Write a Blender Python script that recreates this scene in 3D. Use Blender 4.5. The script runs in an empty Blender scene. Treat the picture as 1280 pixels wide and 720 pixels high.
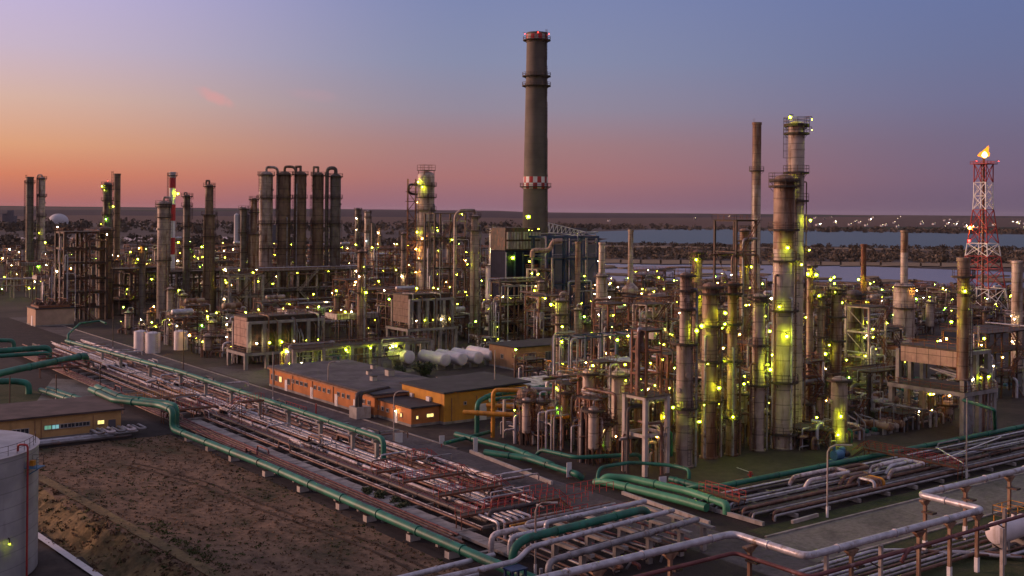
import bpy, math, random
from math import pi, sin, cos, sqrt, atan2, radians
from mathutils import Vector, Matrix
random.seed(7)
SC = bpy.context.scene
COL = SC.collection
# ------------------------------------------------------------------ camera geometry
F, H, CX, CY, ROLL = 1400.0, 38.0, 640.0, 267.0, radians(0.5)
CA, SA = 0.8030, 0.5960          # plant grid against the viewing direction
def W(X, Y):                     # metres right of / ahead of the camera -> plant grid
    return X*CA+Y*SA, -X*SA+Y*CA
def V(A, B):
    return A*CA-B*SA, A*SA+B*CA
def unroll(px, py):
    dx, dy = px-CX, py-CY
    return dx*cos(ROLL)+dy*sin(ROLL), -dx*sin(ROLL)+dy*cos(ROLL)
def P(px, py, z=0.0):
    dx, dy = unroll(px, py)
    Y = (H-z)*F/dy
    return W(dx/F*Y, Y)
def zpix(px, py, Y):
    return H-unroll(px, py)[1]*Y/F
def to_px(A, B, z=0):
    X, Y = V(A, B)
    return CX+X/Y*F, CY+(H-z)/Y*F

# ------------------------------------------------------------------ materials
M = {}
def nodes(name):
    m = bpy.data.materials.new(name); m.use_nodes = True
    nt = m.node_tree; b = nt.nodes['Principled BSDF']
    return m, nt, b
def mat(name, col, rough=.6, metal=0., var=.35, scale=1.2, rust=0., rustcol=(.13,.05,.022), seam=0., seamdark=.55, bump=.15, streak=.12, spec=.4, vseam=0.):
    m, nt, b = nodes(name); N = nt.nodes.new; L = nt.links.new
    tc = N('ShaderNodeTexCoord'); oi = N('ShaderNodeObjectInfo')
    off = N('ShaderNodeVectorMath'); off.operation = 'SCALE'; off.inputs[0].default_value = (37, 19, 0); L(oi.outputs['Random'], off.inputs['Scale'])
    add = N('ShaderNodeVectorMath'); L(tc.outputs['Object'], add.inputs[0]); L(off.outputs[0], add.inputs[1])
    n1 = N('ShaderNodeTexNoise'); n1.inputs['Scale'].default_value = scale; n1.inputs['Detail'].default_value = 6; L(add.outputs[0], n1.inputs['Vector'])
    r1 = N('ShaderNodeMapRange'); r1.inputs[1].default_value = .3; r1.inputs[2].default_value = .7; r1.inputs[3].default_value = 1-var; r1.inputs[4].default_value = 1+var*.6
    L(n1.outputs['Fac'], r1.inputs[0])
    mul = N('ShaderNodeVectorMath'); mul.operation = 'SCALE'; mul.inputs[0].default_value = col; L(r1.outputs[0], mul.inputs['Scale'])
    cur = mul.outputs[0]
    if rust > 0:
        mp = N('ShaderNodeMapping'); mp.inputs['Scale'].default_value = (1, 1, streak); L(add.outputs[0], mp.inputs[0])
        n2 = N('ShaderNodeTexNoise'); n2.inputs['Scale'].default_value = scale*1.1; n2.inputs['Detail'].default_value = 8; n2.inputs['Roughness'].default_value = .65; L(mp.outputs[0], n2.inputs['Vector'])
        r2 = N('ShaderNodeMapRange'); r2.inputs[1].default_value = .62-rust*.3; r2.inputs[2].default_value = .74-rust*.25; L(n2.outputs['Fac'], r2.inputs[0])
        mx = N('ShaderNodeMix'); mx.data_type = 'RGBA'; L(r2.outputs[0], mx.inputs[0]); L(cur, mx.inputs[6]); mx.inputs[7].default_value = (*rustcol, 1)
        cur = mx.outputs[2]
    def seamfac(axis, period, cur):
        sp = N('ShaderNodeSeparateXYZ'); L(tc.outputs['Object'], sp.inputs[0])
        d = N('ShaderNodeMath'); d.operation = 'DIVIDE'; d.inputs[1].default_value = period; L(sp.outputs[axis], d.inputs[0])
        f = N('ShaderNodeMath'); f.operation = 'FRACT'; L(d.outputs[0], f.inputs[0])
        g = N('ShaderNodeMath'); g.operation = 'LESS_THAN'; g.inputs[1].default_value = .07; L(f.outputs[0], g.inputs[0])
        k = N('ShaderNodeMapRange'); k.inputs[3].default_value = 1; k.inputs[4].default_value = seamdark; L(g.outputs[0], k.inputs[0])
        s = N('ShaderNodeVectorMath'); s.operation = 'SCALE'; L(cur, s.inputs[0]); L(k.outputs[0], s.inputs['Scale'])
        return s.outputs[0]
    if seam: cur = seamfac(2, seam, cur)
    if vseam: cur = seamfac(0, vseam, cur); cur = seamfac(1, vseam, cur)
    L(cur, b.inputs['Base Color'])
    b.inputs['Roughness'].default_value = rough; b.inputs['Metallic'].default_value = metal; b.inputs['Specular IOR Level'].default_value = spec
    if bump:
        n3 = N('ShaderNodeTexNoise'); n3.inputs['Scale'].default_value = scale*6; n3.inputs['Detail'].default_value = 4; L(tc.outputs['Object'], n3.inputs['Vector'])
        bp = N('ShaderNodeBump'); bp.inputs['Strength'].default_value = bump; bp.inputs['Distance'].default_value = .1; L(n3.outputs['Fac'], bp.inputs['Height']); L(bp.outputs[0], b.inputs['Normal'])
    M[name] = m; return m
def emit(name, col, s):
    m, nt, b = nodes(name); b.inputs['Base Color'].default_value = (.2, .2, .2, 1)
    b.inputs['Emission Color'].default_value = (*col, 1); b.inputs['Emission Strength'].default_value = s; M[name] = m
def ground_mat(name, cols, scale, rough=.9, bump=.4, scale2=None, stretch=(1,1,1)):
    m, nt, b = nodes(name); N = nt.nodes.new; L = nt.links.new
    g = N('ShaderNodeNewGeometry'); mp = N('ShaderNodeMapping'); mp.inputs['Scale'].default_value = stretch; L(g.outputs['Position'], mp.inputs[0])
    n1 = N('ShaderNodeTexNoise'); n1.inputs['Scale'].default_value = scale; n1.inputs['Detail'].default_value = 9; n1.inputs['Roughness'].default_value = .68; L(mp.outputs[0], n1.inputs['Vector'])
    cr = N('ShaderNodeValToRGB'); e = cr.color_ramp.elements
    while len(e) < len(cols): e.new(.5)
    for i, (p, c) in enumerate(cols): e[i].position = p; e[i].color = (*c, 1)
    L(n1.outputs['Fac'], cr.inputs[0])
    n2 = N('ShaderNodeTexNoise'); n2.inputs['Scale'].default_value = scale2 or scale*14; n2.inputs['Detail'].default_value = 6; n2.inputs['Roughness'].default_value = .7; L(g.outputs['Position'], n2.inputs['Vector'])
    r = N('ShaderNodeMapRange'); r.inputs[1].default_value = .3; r.inputs[2].default_value = .7; r.inputs[3].default_value = .62; r.inputs[4].default_value = 1.3; L(n2.outputs['Fac'], r.inputs[0])
    s = N('ShaderNodeVectorMath'); s.operation = 'SCALE'; L(cr.outputs[0], s.inputs[0]); L(r.outputs[0], s.inputs['Scale'])
    L(s.outputs[0], b.inputs['Base Color']); b.inputs['Roughness'].default_value = rough; b.inputs['Specular IOR Level'].default_value = .25
    bp = N('ShaderNodeBump'); bp.inputs['Strength'].default_value = bump; bp.inputs['Distance'].default_value = .15; L(n2.outputs['Fac'], bp.inputs['Height']); L(bp.outputs[0], b.inputs['Normal'])
    M[name] = m
mat('col_grey', (.37,.285,.24), .55, .1, rust=.42, seam=2.6, scale=.55, rustcol=(.12,.055,.03))
mat('col_light', (.47,.37,.315), .5, .1, rust=.4, seam=2.4, scale=.5, rustcol=(.15,.075,.04))
mat('col_rust', (.33,.22,.16), .6, .1, rust=.62, seam=2.4, scale=.6, rustcol=(.145,.058,.026))
mat('col_brown', (.19,.122,.08), .6, .1, rust=.5, seam=5.2, scale=.5, rustcol=(.09,.045,.025))
mat('col_dark', (.14,.115,.10), .6, .2, rust=.4, seam=4, scale=.6, rustcol=(.075,.035,.02))
mat('silver', (.47,.45,.49), .4, .3, var=.35, scale=.9, rust=.25, streak=1, rustcol=(.2,.14,.1), bump=.05)
mat('pipe_grey', (.27,.255,.27), .5, .3, var=.4, scale=.8, rust=.25, streak=1, rustcol=(.12,.06,.04))
mat('pipe_white', (.58,.50,.51), .5, .05, var=.5, scale=.7, rust=.42, streak=1, rustcol=(.16,.09,.065))
mat('pipe_rust', (.17,.085,.06), .6, .2, var=.45, scale=.8, rust=.3, streak=1, rustcol=(.22,.17,.15))
mat('pipe_red', (.15,.045,.045), .6, .1, var=.4, scale=.8, rust=.25, streak=1, rustcol=(.25,.16,.15))
mat('pipe_dark', (.07,.055,.055), .6, .2, var=.4, scale=.8, rust=.2, streak=1, rustcol=(.14,.07,.05))
mat('green', (.014,.14,.092), .5, 0, var=.4, scale=.45, rust=.4, streak=.6, rustcol=(.022,.075,.052), bump=.05)
mat('green_pale', (.05,.22,.12), .5, 0, var=.3, scale=.5, rust=.15, streak=1, rustcol=(.03,.12,.07))
mat('yellow', (.55,.23,.02), .5, 0, var=.35, scale=.9, rust=.15, streak=1, rustcol=(.2,.08,.02))
mat('steel', (.045,.03,.025), .65, .1, var=.4, scale=.9, rust=.45, streak=.5, rustcol=(.12,.045,.024))
mat('steel_rust', (.17,.06,.03), .7, .05, var=.4, scale=.9, rust=.4, streak=.4, rustcol=(.09,.04,.027))
mat('steel_blue', (.016,.04,.105), .5, .1, var=.3, scale=.9, rust=.15, rustcol=(.08,.05,.04))
mat('navy', (.008,.011,.028), .5, .1, var=.3, scale=.4, vseam=1.2, seamdark=1.6, spec=.03)
mat('steel_pale', (.33,.28,.26), .6, .1, var=.35, scale=.9, rust=.25, rustcol=(.16,.07,.045))
mat('steel_post', (.26,.16,.105), .65, .1, var=.35, scale=1.1, rust=.45, streak=.3, rustcol=(.14,.065,.04))
mat('red', (.34,.03,.03), .6, 0, var=.3, scale=1.5, rust=.2, rustcol=(.12,.04,.03))
mat('red_stack', (.42,.025,.03), .5, 0, var=.2, scale=.5)
mat('white_paint', (.72,.68,.68), .5, 0, var=.15, scale=.6, rust=.1, rustcol=(.35,.25,.2))
mat('concrete', (.27,.24,.225), .85, 0, var=.4, scale=.5, rust=.2, rustcol=(.15,.12,.10))
mat('concrete_chimney', (.13,.105,.09), .85, 0, var=.3, scale=.16, rust=.3, streak=.06, rustcol=(.15,.125,.11), seam=2.5, seamdark=.88)
mat('concrete_pale', (.40,.35,.32), .85, 0, var=.3, scale=.6, rust=.18, rustcol=(.2,.14,.10))
mat('brick_pale', (.36,.235,.185), .85, 0, var=.3, scale=.8, rust=.2, rustcol=(.22,.11,.08), seam=1.9, seamdark=.5, vseam=2.4)
mat('deck', (.06,.045,.036), .8, .1, var=.4, scale=1.2, rust=.3, streak=1, rustcol=(.12,.06,.035))
mat('orange_wall', (.46,.165,.05), .85, 0, var=.22, scale=.5, rust=.14, rustcol=(.36,.15,.06))
mat('yellow_wall', (.50,.23,.03), .85, 0, var=.22, scale=.5, rust=.14, rustcol=(.34,.15,.04))
mat('ochre_wall', (.50,.29,.12), .85, 0, var=.25, scale=.5, rust=.2, rustcol=(.24,.14,.07))
mat('pink_wall', (.42,.28,.20), .85, 0, var=.2, scale=.5, rust=.12, rustcol=(.3,.2,.15))
mat('brown_wall', (.33,.18,.09), .85, 0, var=.25, scale=.5, rust=.2, rustcol=(.2,.12,.08))
mat('trim', (.27,.135,.075), .8, 0, var=.3)
mat('roof_felt', (.085,.075,.085), .9, 0, var=.5, scale=.22, rust=.35, streak=1, rustcol=(.045,.04,.048), bump=.3)
mat('roof_dark', (.035,.031,.035), .85, 0, var=.4, scale=.4, bump=.3)
mat('roof_brown', (.08,.055,.052), .9, 0, var=.5, scale=.3, rust=.3, streak=1, rustcol=(.05,.035,.035), bump=.3)
mat('glass', (.03,.035,.045), .12, 0, var=.1, bump=0, spec=.6)
mat('tank_white', (.64,.58,.60), .45, .05, var=.15, scale=.5, rust=.1, rustcol=(.4,.33,.3))
mat('tank_grey', (.34,.33,.35), .55, .2, var=.25, scale=.35, rust=.25, streak=.2, rustcol=(.24,.22,.22), seam=1.65, seamdark=.75)
mat('machine_blue', (.07,.19,.33), .5, .1, var=.3)
mat('sign_white', (.62,.58,.58), .6, 0, var=.1)
mat('bark', (.07,.05,.035), .9, 0)
mat('leaf', (.045,.06,.022), .8, 0, var=.5, scale=.6, bump=0)
mat('weed', (.05,.062,.02), .9, 0, var=.5, scale=.4, bump=0, spec=.1)
mat('straw', (.17,.105,.062), .95, 0, var=.5, scale=.3, bump=0, spec=.1)
mat('straw_dark', (.085,.056,.038), .95, 0, var=.5, scale=.3, bump=0, spec=.1)
mat('bush_pale', (.15,.115,.085), .95, 0, var=.5, scale=.12, bump=0, spec=.1)
mat('bush_dark', (.07,.055,.04), .95, 0, var=.5, scale=.12, bump=0, spec=.1)
mat('far_block', (.11,.10,.12), .9, 0, var=.2, scale=.05)
mat('far_white', (.5,.48,.5), .8, 0, var=.15, scale=.05)
emit('lamp', (.78,1.,.014), 330); emit('lamp_green', (.30,1.,.04), 190); emit('lamp_white', (1.,.78,.36), 480)
emit('lamp_halo', (.24,.58,.008), .8); emit('lamp_halo_warm', (.75,.36,.07), .8)
emit('lamp_warm', (1.,.45,.05), 560); emit('lamp_red', (1.,.03,.02), 14); emit('lamp_cyan', (.45,.85,1.), 22)
emit('flame_core', (1.,.6,.12), 12)
def flame_mat():
    m, nt, b = nodes('flame'); N = nt.nodes.new; L = nt.links.new; o = nt.nodes['Material Output']; e = N('ShaderNodeEmission'); e.inputs[0].default_value = (1.,.25,.012,1); e.inputs[1].default_value = 2.3
    t = N('ShaderNodeBsdfTransparent'); lw = N('ShaderNodeTexNoise'); lw.inputs['Scale'].default_value = .9; lw.inputs['Detail'].default_value = 4; tc = N('ShaderNodeTexCoord'); L(tc.outputs['Object'], lw.inputs['Vector'])
    r = N('ShaderNodeMapRange'); r.inputs[1].default_value = .35; r.inputs[2].default_value = .6; r.inputs[3].default_value = .15; r.inputs[4].default_value = .95; L(lw.outputs['Fac'], r.inputs[0]); x = N('ShaderNodeMixShader'); L(r.outputs[0], x.inputs[0]); L(t.outputs[0], x.inputs[1]); L(e.outputs[0], x.inputs[2]); L(x.outputs[0], o.inputs[0]); M['flame'] = m
flame_mat()
emit('win_lit', (1.,.72,.2), 1.6); emit('win_green', (.25,.75,.5), .35); emit('win_cyan', (.3,.75,.8), .5)
emit('town_glow', (1.,.8,.45), 7)
ground_mat('yard', [(.3,(.020,.015,.013)),(.5,(.042,.031,.027)),(.62,(.066,.048,.04)),(.75,(.025,.018,.015))], .06, bump=.2)
ground_mat('asphalt', [(.34,(.04,.031,.031)),(.40,(.07,.057,.058)),(.5,(.085,.07,.072)),(.515,(.105,.087,.088)),(.6,(.10,.082,.082)),(.62,(.065,.051,.05)),(.72,(.12,.10,.098))], .11, bump=.15)
ground_mat('road_concrete', [(.32,(.07,.062,.052)),(.42,(.12,.11,.094)),(.5,(.15,.137,.118)),(.52,(.175,.16,.138)),(.66,(.16,.145,.125)),(.7,(.10,.09,.075))], .12, bump=.15)
ground_mat('gravel', [(.3,(.012,.009,.009)),(.5,(.025,.017,.016)),(.7,(.045,.028,.025))], .3, bump=.5)
ground_mat('field', [(.3,(.032,.04,.012)),(.4,(.07,.05,.024)),(.48,(.125,.075,.045)),(.56,(.19,.115,.07)),(.64,(.105,.062,.039)),(.74,(.065,.042,.027))], .11, bump=1., scale2=1.5, stretch=(1,.55,1))
ground_mat('berm', [(.3,(.05,.045,.02)),(.5,(.14,.095,.045)),(.65,(.20,.14,.06)),(.75,(.10,.065,.035))], .35, bump=1., scale2=1.6, stretch=(1,.5,1))
ground_mat('verge', [(.35,(.022,.03,.009)),(.5,(.042,.05,.016)),(.7,(.08,.066,.032))], .3, bump=.7, scale2=3)
ground_mat('land', [(.3,(.035,.025,.024)),(.5,(.062,.042,.035)),(.65,(.085,.06,.045)),(.75,(.035,.035,.024))], .004, bump=.1, scale2=.03)
ground_mat('reed', [(.3,(.14,.095,.05)),(.5,(.22,.15,.085)),(.7,(.13,.09,.05))], .02, bump=.3, scale2=.2)
def fields_mat(name):
    m, nt, b = nodes(name); N = nt.nodes.new; L = nt.links.new
    g = N('ShaderNodeNewGeometry'); mp = N('ShaderNodeMapping'); mp.inputs['Rotation'].default_value = (0,0,radians(36.6)); mp.inputs['Scale'].default_value = (.0003,.00062,0); L(g.outputs['Position'], mp.inputs[0])
    v = N('ShaderNodeTexVoronoi'); v.inputs['Scale'].default_value = 1.; L(mp.outputs[0], v.inputs['Vector'])
    sp = N('ShaderNodeSeparateColor'); L(v.outputs['Color'], sp.inputs[0])
    cr = N('ShaderNodeValToRGB'); cr.color_ramp.interpolation = 'CONSTANT'; e = cr.color_ramp.elements
    cs = [(0,(.05,.035,.04)),(.2,(.09,.06,.05)),(.38,(.025,.034,.018)),(.5,(.22,.13,.08)),(.6,(.04,.03,.033)),(.85,(.11,.07,.055))]
    while len(e) < len(cs): e.new(.5)
    for i, (p, c) in enumerate(cs): e[i].position = p; e[i].color = (*c, 1)
    L(sp.outputs[0], cr.inputs[0]); L(cr.outputs[0], b.inputs['Base Color']); b.inputs['Roughness'].default_value = 1; b.inputs['Specular IOR Level'].default_value = .05
    M[name] = m
fields_mat('fields')
def water_mat(name, col, rough, bump):
    m, nt, b = nodes(name); N = nt.nodes.new; L = nt.links.new
    b.inputs['Base Color'].default_value = (*col, 1); b.inputs['Roughness'].default_value = rough; b.inputs['IOR'].default_value = 1.33
    g = N('ShaderNodeNewGeometry'); n = N('ShaderNodeTexNoise'); n.inputs['Scale'].default_value = .25; n.inputs['Detail'].default_value = 5; L(g.outputs['Position'], n.inputs['Vector'])
    bp = N('ShaderNodeBump'); bp.inputs['Strength'].default_value = bump; bp.inputs['Distance'].default_value = .3; L(n.outputs['Fac'], bp.inputs['Height']); L(bp.outputs[0], b.inputs['Normal']); M[name] = m
water_mat('lake_water', (.05,.095,.125), .5, .25); water_mat('marsh_water', (.13,.13,.18), .2, .12)

# ------------------------------------------------------------------ mesh builder
def bend(pts, rad, k=4):
    pts = [Vector(p) for p in pts]; out = [pts[0]]
    for a, b, c in zip(pts, pts[1:], pts[2:]):
        u, v = (a-b), (c-b); r = min(rad, u.length*.49, v.length*.49); u.normalize(); v.normalize()
        p, q = b+u*r, b+v*r
        for i in range(k+1):
            t = i/k; out.append(p*(1-t)**2+b*2*t*(1-t)+q*t*t)
    out.append(pts[-1]); return out
class MB:
    def __init__(s): s.v = []; s.f = []; s.m = []; s.sm = []; s.mats = []
    def mi(s, m):
        if m not in s.mats: s.mats.append(m)
        return s.mats.index(m)
    def add(s, vs, fs, m, smooth=False):
        o = len(s.v); s.v += [tuple(v) for v in vs]; i = s.mi(m)
        for f in fs: s.f.append([o+x for x in f]); s.m.append(i); s.sm.append(smooth)
        return s
    def box(s, c, d, m, rz=0.):
        x, y, z = d[0]/2, d[1]/2, d[2]/2; k, w = cos(rz), sin(rz)
        vs = [(c[0]+a*k-b*w, c[1]+a*w+b*k, c[2]+e) for e in (-z, z) for a, b in ((-x,-y),(x,-y),(x,y),(-x,y))]
        return s.add(vs, [(3,2,1,0),(4,5,6,7),(0,1,5,4),(1,2,6,5),(2,3,7,6),(3,0,4,7)], m)
    def b2(s, x0, x1, y0, y1, z0, z1, m):
        return s.box(((x0+x1)/2,(y0+y1)/2,(z0+z1)/2), (x1-x0,y1-y0,z1-z0), m)
    def tube(s, pts, r, m, n=8, caps=True):
        pts = [Vector(p) for p in pts]; N = len(pts); rings = []; up = None
        rr = r if isinstance(r, (list, tuple)) else [r]*N
        for i, p in enumerate(pts):
            d = (pts[min(i+1, N-1)]-pts[max(i-1, 0)])
            if d.length < 1e-9: d = Vector((0,0,1))
            d.normalize()
            if up is None: up = Vector((0,0,1)) if abs(d.z) < .9 else Vector((1,0,0))
            u = (up-d*up.dot(d))
            if u.length < 1e-4: u = Vector((1,0,0))-d*d.x
            u.normalize(); w = d.cross(u); up = u
            rings.append([p+(u*cos(2*pi*j/n+pi/n)+w*sin(2*pi*j/n+pi/n))*rr[i] for j in range(n)])
        vs = [v for R in rings for v in R]
        fs = [(i*n+j, i*n+(j+1) % n, (i+1)*n+(j+1) % n, (i+1)*n+j) for i in range(N-1) for j in range(n)]
        s.add(vs, fs, m, n > 4)
        if caps: s.add(rings[0], [tuple(range(n-1, -1, -1))], m); s.add(rings[-1], [tuple(range(n))], m)
        return s
    def lathe(s, prof, m, n=20, c=(0,0,0), smooth=True, axis='z', mats=None, cap=True):
        def pt(r, z, j):
            a = 2*pi*j/n
            if axis == 'z': return (c[0]+r*cos(a), c[1]+r*sin(a), c[2]+z)
            if axis == 'x': return (c[0]+z, c[1]+r*cos(a), c[2]+r*sin(a))
            return (c[0]+r*sin(a), c[1]+z, c[2]+r*cos(a))
        for k, ((r0, z0), (r1, z1)) in enumerate(zip(prof, prof[1:])):
            flat = abs(z1-z0) < .35*abs(r1-r0)
            vs = [pt(r0, z0, j) for j in range(n)]+[pt(r1, z1, j) for j in range(n)]
            s.add(vs, [(j, (j+1) % n, n+(j+1) % n, n+j) for j in range(n)], mats[k] if mats else m, smooth and not flat)
        if cap and prof[-1][0] > 1e-3: s.add([pt(*prof[-1], j) for j in range(n)], [tuple(range(n))], m)
        return s
    def ball(s, c, r, m, n=8, k=5, sz=1.):
        prof = [(max(r*sin(pi*i/k), .001), -r*sz*cos(pi*i/k)) for i in range(k+1)]
        return s.lathe(prof, m, n, c)
    def rail(s, pts, m, h=1.1, r=.035, gap=2.2, z=None):
        pts = [Vector(p) for p in pts]; up = Vector((0,0,h))
        for a, b in zip(pts, pts[1:]):
            s.tube([a+up, b+up], r, m, 4, False); s.tube([a+up*.5, b+up*.5], r*.8, m, 4, False)
            k = max(1, round((b-a).length/gap))
            for i in range(k+1):
                q = a.lerp(b, i/k); s.tube([q, q+up], r, m, 4, False)
        return s
    def build(s, name, parent=None):
        me = bpy.data.meshes.new(name); me.from_pydata(s.v, [], s.f)
        for x in s.mats: me.materials.append(M[x])
        me.polygons.foreach_set('material_index', s.m); me.polygons.foreach_set('use_smooth', s.sm); me.update()
        o = bpy.data.objects.new(name, me); COL.objects.link(o)
        if parent: o.parent = parent
        return o
USED = {}
def tag(o, label, cat, group=None):
    o['label'] = label; o['category'] = cat
    if group: o['group'] = group
    USED[label] = USED.get(label, 0)+1
    return o
def thing(name, label, cat, loc, group=None, rz=0.):
    o = bpy.data.objects.new(name, None); o.location = (loc[0], loc[1], loc[2] if len(loc) > 2 else 0); o.rotation_euler = (0,0,rz)
    o.empty_display_size = .3; COL.objects.link(o); return tag(o, label, cat, group)
def struct(name, mb, kind='structure'):
    o = mb.build(name); o['kind'] = kind; return o
def dup(o, parent=None):
    c = o.copy(); COL.objects.link(c)
    if parent: c.parent = parent
    for ch in [x for x in o.children]: dup(ch, c)
    return c
LM = []          # landmarks other labels refer to: x, y, short name
def landmark(x, y, short): LM.append((x, y, short))
def near_label(desc, x, y, maxw=16):
    X0, Y0 = V(x, y); c = []
    for lx, ly, nm in LM:
        X, Y = V(lx, ly); d = sqrt((X-X0)**2+(Y-Y0)**2)
        if d < 1: continue
        dx = (X0-X)/Y0*F/8; dy = (Y0-Y)/3
        r = ('right of' if dx > 0 else 'left of') if abs(dx) > abs(dy) else ('behind' if dy > 0 else 'in front of')
        c.append((d, r, nm))
    c.sort()
    for d, r, nm in c[:14]:
        l = f'{desc} {r} the {nm}'
        if len(l.split()) <= maxw and l not in USED: return l
    for i in range(5):
        for j in range(i+1, 7):
            l = f'{desc} between the {c[i][2]} and the {c[j][2]}'
            if len(l.split()) <= maxw and l not in USED: return l
    return f'{desc} {c[0][1]} the {c[0][2]}'
def lamp_part(parent, p, mt='lamp', r=.3, face=None, post=0., anchor=None):
    """floodlight: little bracket or post, housing, glowing bulb and an added halo ring"""
    mb = MB(); x, y, z = p; r *= random.choice((.42,.58,.75,.9,1.,1.2))
    if post: mb.tube([(x,y,z-post),(x,y,z)], .05, 'steel', 5)
    elif anchor: mb.tube([anchor,(x,y,z+.5),(x,y,z)], .07, 'steel', 4)
    else: mb.tube([(x,y+1.2,z+.5),(x,y,z+.5),(x,y,z)], .07, 'steel', 4)
    mb.box((x,y,z+r*1.3), (r*1.5,r*1.5,r*.35), 'steel')
    mb.ball((x,y,z), r*.7, mt, 8, 5)
    if mt != 'lamp_red':                       # camera-facing emissive ring imitating a glow halo round the bulb
        d = Vector((-.58,-.78,-.22)).normalized(); u = d.cross(Vector((0,0,1))).normalized(); w_ = u.cross(d); c = Vector(p); m2 = 'lamp_halo' if mt in ('lamp','lamp_green') else 'lamp_halo_warm'
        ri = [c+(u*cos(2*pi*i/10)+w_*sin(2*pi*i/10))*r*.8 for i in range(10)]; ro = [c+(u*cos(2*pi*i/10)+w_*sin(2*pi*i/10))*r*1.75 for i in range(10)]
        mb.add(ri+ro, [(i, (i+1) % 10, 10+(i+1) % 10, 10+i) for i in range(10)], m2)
    return mb.build('lamp', parent)
def srgb(r, g, b): return tuple(((c/255+.055)/1.055)**2.4 if c > 10 else c/3294 for c in (r, g, b))
SKY_L = [(-20, srgb(140,90,92)), (8, srgb(166,98,94)), (40, srgb(200,120,92)), (75, srgb(208,150,116)), (130, srgb(202,166,154)), (190, srgb(188,168,188)), (267, srgb(180,166,206))]
SKY_M = [(-20, srgb(118,88,106)), (8, srgb(134,96,112)), (45, srgb(156,106,108)), (85, srgb(150,114,120)), (130, srgb(134,125,145)), (190, srgb(122,127,158)), (267, srgb(114,122,162))]
SKY_R = [(-20, srgb(86,76,98)), (8, srgb(96,82,104)), (45, srgb(104,90,114)), (90, srgb(100,93,122)), (140, srgb(97,98,134)), (190, srgb(93,100,140)), (267, srgb(90,101,147))]
SKY_B = [(-20, srgb(95,75,90)), (45, srgb(146,114,110)), (130, srgb(140,114,116)), (267, srgb(122,108,130))]
SKY_ZEN = (.29, .26, .36)
SUN_E = 3.6; EXPO = .16; HAZE = 1.3e-5
# ------------------------------------------------------------------ camera, sky, light
cam = bpy.data.cameras.new('camera'); co = bpy.data.objects.new('camera', cam); COL.objects.link(co)
cam.sensor_width = 36; cam.lens = F/1280*36; cam.shift_y = -(360-CY)/1280; cam.clip_start = 1; cam.clip_end = 40000
co.matrix_world = Matrix.Translation((0,0,H)) @ Matrix.Rotation(-atan2(SA, CA), 4, 'Z') @ Matrix.Rotation(pi/2, 4, 'X') @ Matrix.Rotation(ROLL, 4, 'Z')
SC.camera = co
RIGHT = Vector((*W(1,0), 0)); FWD = Vector((*W(0,1), 0))
SUN_AZ = -80; SUN_EL = 9                 # degrees left of the view axis, above the horizon
sund = (FWD*cos(radians(SUN_AZ))+RIGHT*sin(radians(SUN_AZ)))*cos(radians(SUN_EL))+Vector((0,0,sin(radians(SUN_EL))))
w = bpy.data.worlds.new('World'); SC.world = w; w.use_nodes = True
nt = w.node_tree; nt.nodes.clear(); N = nt.nodes.new; L = nt.links.new
out = N('ShaderNodeOutputWorld'); bg = N('ShaderNodeBackground'); bg2 = N('ShaderNodeBackground'); ad = N('ShaderNodeAddShader')
sky = N('ShaderNodeTexSky'); sky.sky_type = 'NISHITA'; sky.sun_disc = False; sky.sun_elevation = radians(2); sky.sun_rotation = atan2(sund.x, sund.y)
sky.air_density = 1.5; sky.dust_density = 2; sky.ozone_density = 3
L(sky.outputs[0], bg2.inputs[0]); bg2.inputs[1].default_value = .05
tc = N('ShaderNodeTexCoord'); nrm = N('ShaderNodeVectorMath'); nrm.operation = 'NORMALIZE'; L(tc.outputs['Generated'], nrm.inputs[0])
sp = N('ShaderNodeSeparateXYZ'); L(nrm.outputs[0], sp.inputs[0])
mr = N('ShaderNodeMapRange'); mr.inputs[1].default_value = -.02; mr.inputs[2].default_value = .38; L(sp.outputs[2], mr.inputs[0])
def srgb(r, g, b): return tuple(((c/255+.055)/1.055)**2.4 if c > 10 else c/3294 for c in (r, g, b))
def ramp(stops):
    cr = N('ShaderNodeValToRGB'); e = cr.color_ramp.elements; cr.color_ramp.interpolation = 'EASE' if False else 'LINEAR'
    while len(e) < len(stops): e.new(.5)
    for i, (px_up, c) in enumerate(stops):
        t = sin(math.atan(px_up/1400.)) if px_up < 900 else .38
        e[i].position = min(1, (t+.02)/.4); e[i].color = (*c, 1)
    L(mr.outputs[0], cr.inputs[0]); return cr.outputs[0]
ZEN = SKY_ZEN
rl = ramp(SKY_L+[(1000, ZEN)]); rm = ramp(SKY_M+[(1000, ZEN)]); rr_ = ramp(SKY_R+[(1000, ZEN)])
dt = N('ShaderNodeVectorMath'); dt.operation = 'DOT_PRODUCT'; dt.inputs[1].default_value = RIGHT; L(nrm.outputs[0], dt.inputs[0])
def mr_(a, b):
    m_ = N('ShaderNodeMapRange'); m_.interpolation_type = 'SMOOTHSTEP'; m_.inputs[1].default_value = a; m_.inputs[2].default_value = b; L(dt.outputs['Value'], m_.inputs[0]); return m_.outputs[0]
def mixc(f, a, b):
    x = N('ShaderNodeMix'); x.data_type = 'RGBA'; L(f, x.inputs[0])
    for s, v in ((6, a), (7, b)):
        if hasattr(v, 'is_output'): L(v, x.inputs[s])
        else: x.inputs[s].default_value = (*v, 1)
    return x.outputs[2]
c = mixc(mr_(-.47, -.02), rl, rm); c = mixc(mr_(-.02, .45), c, rr_)
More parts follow.
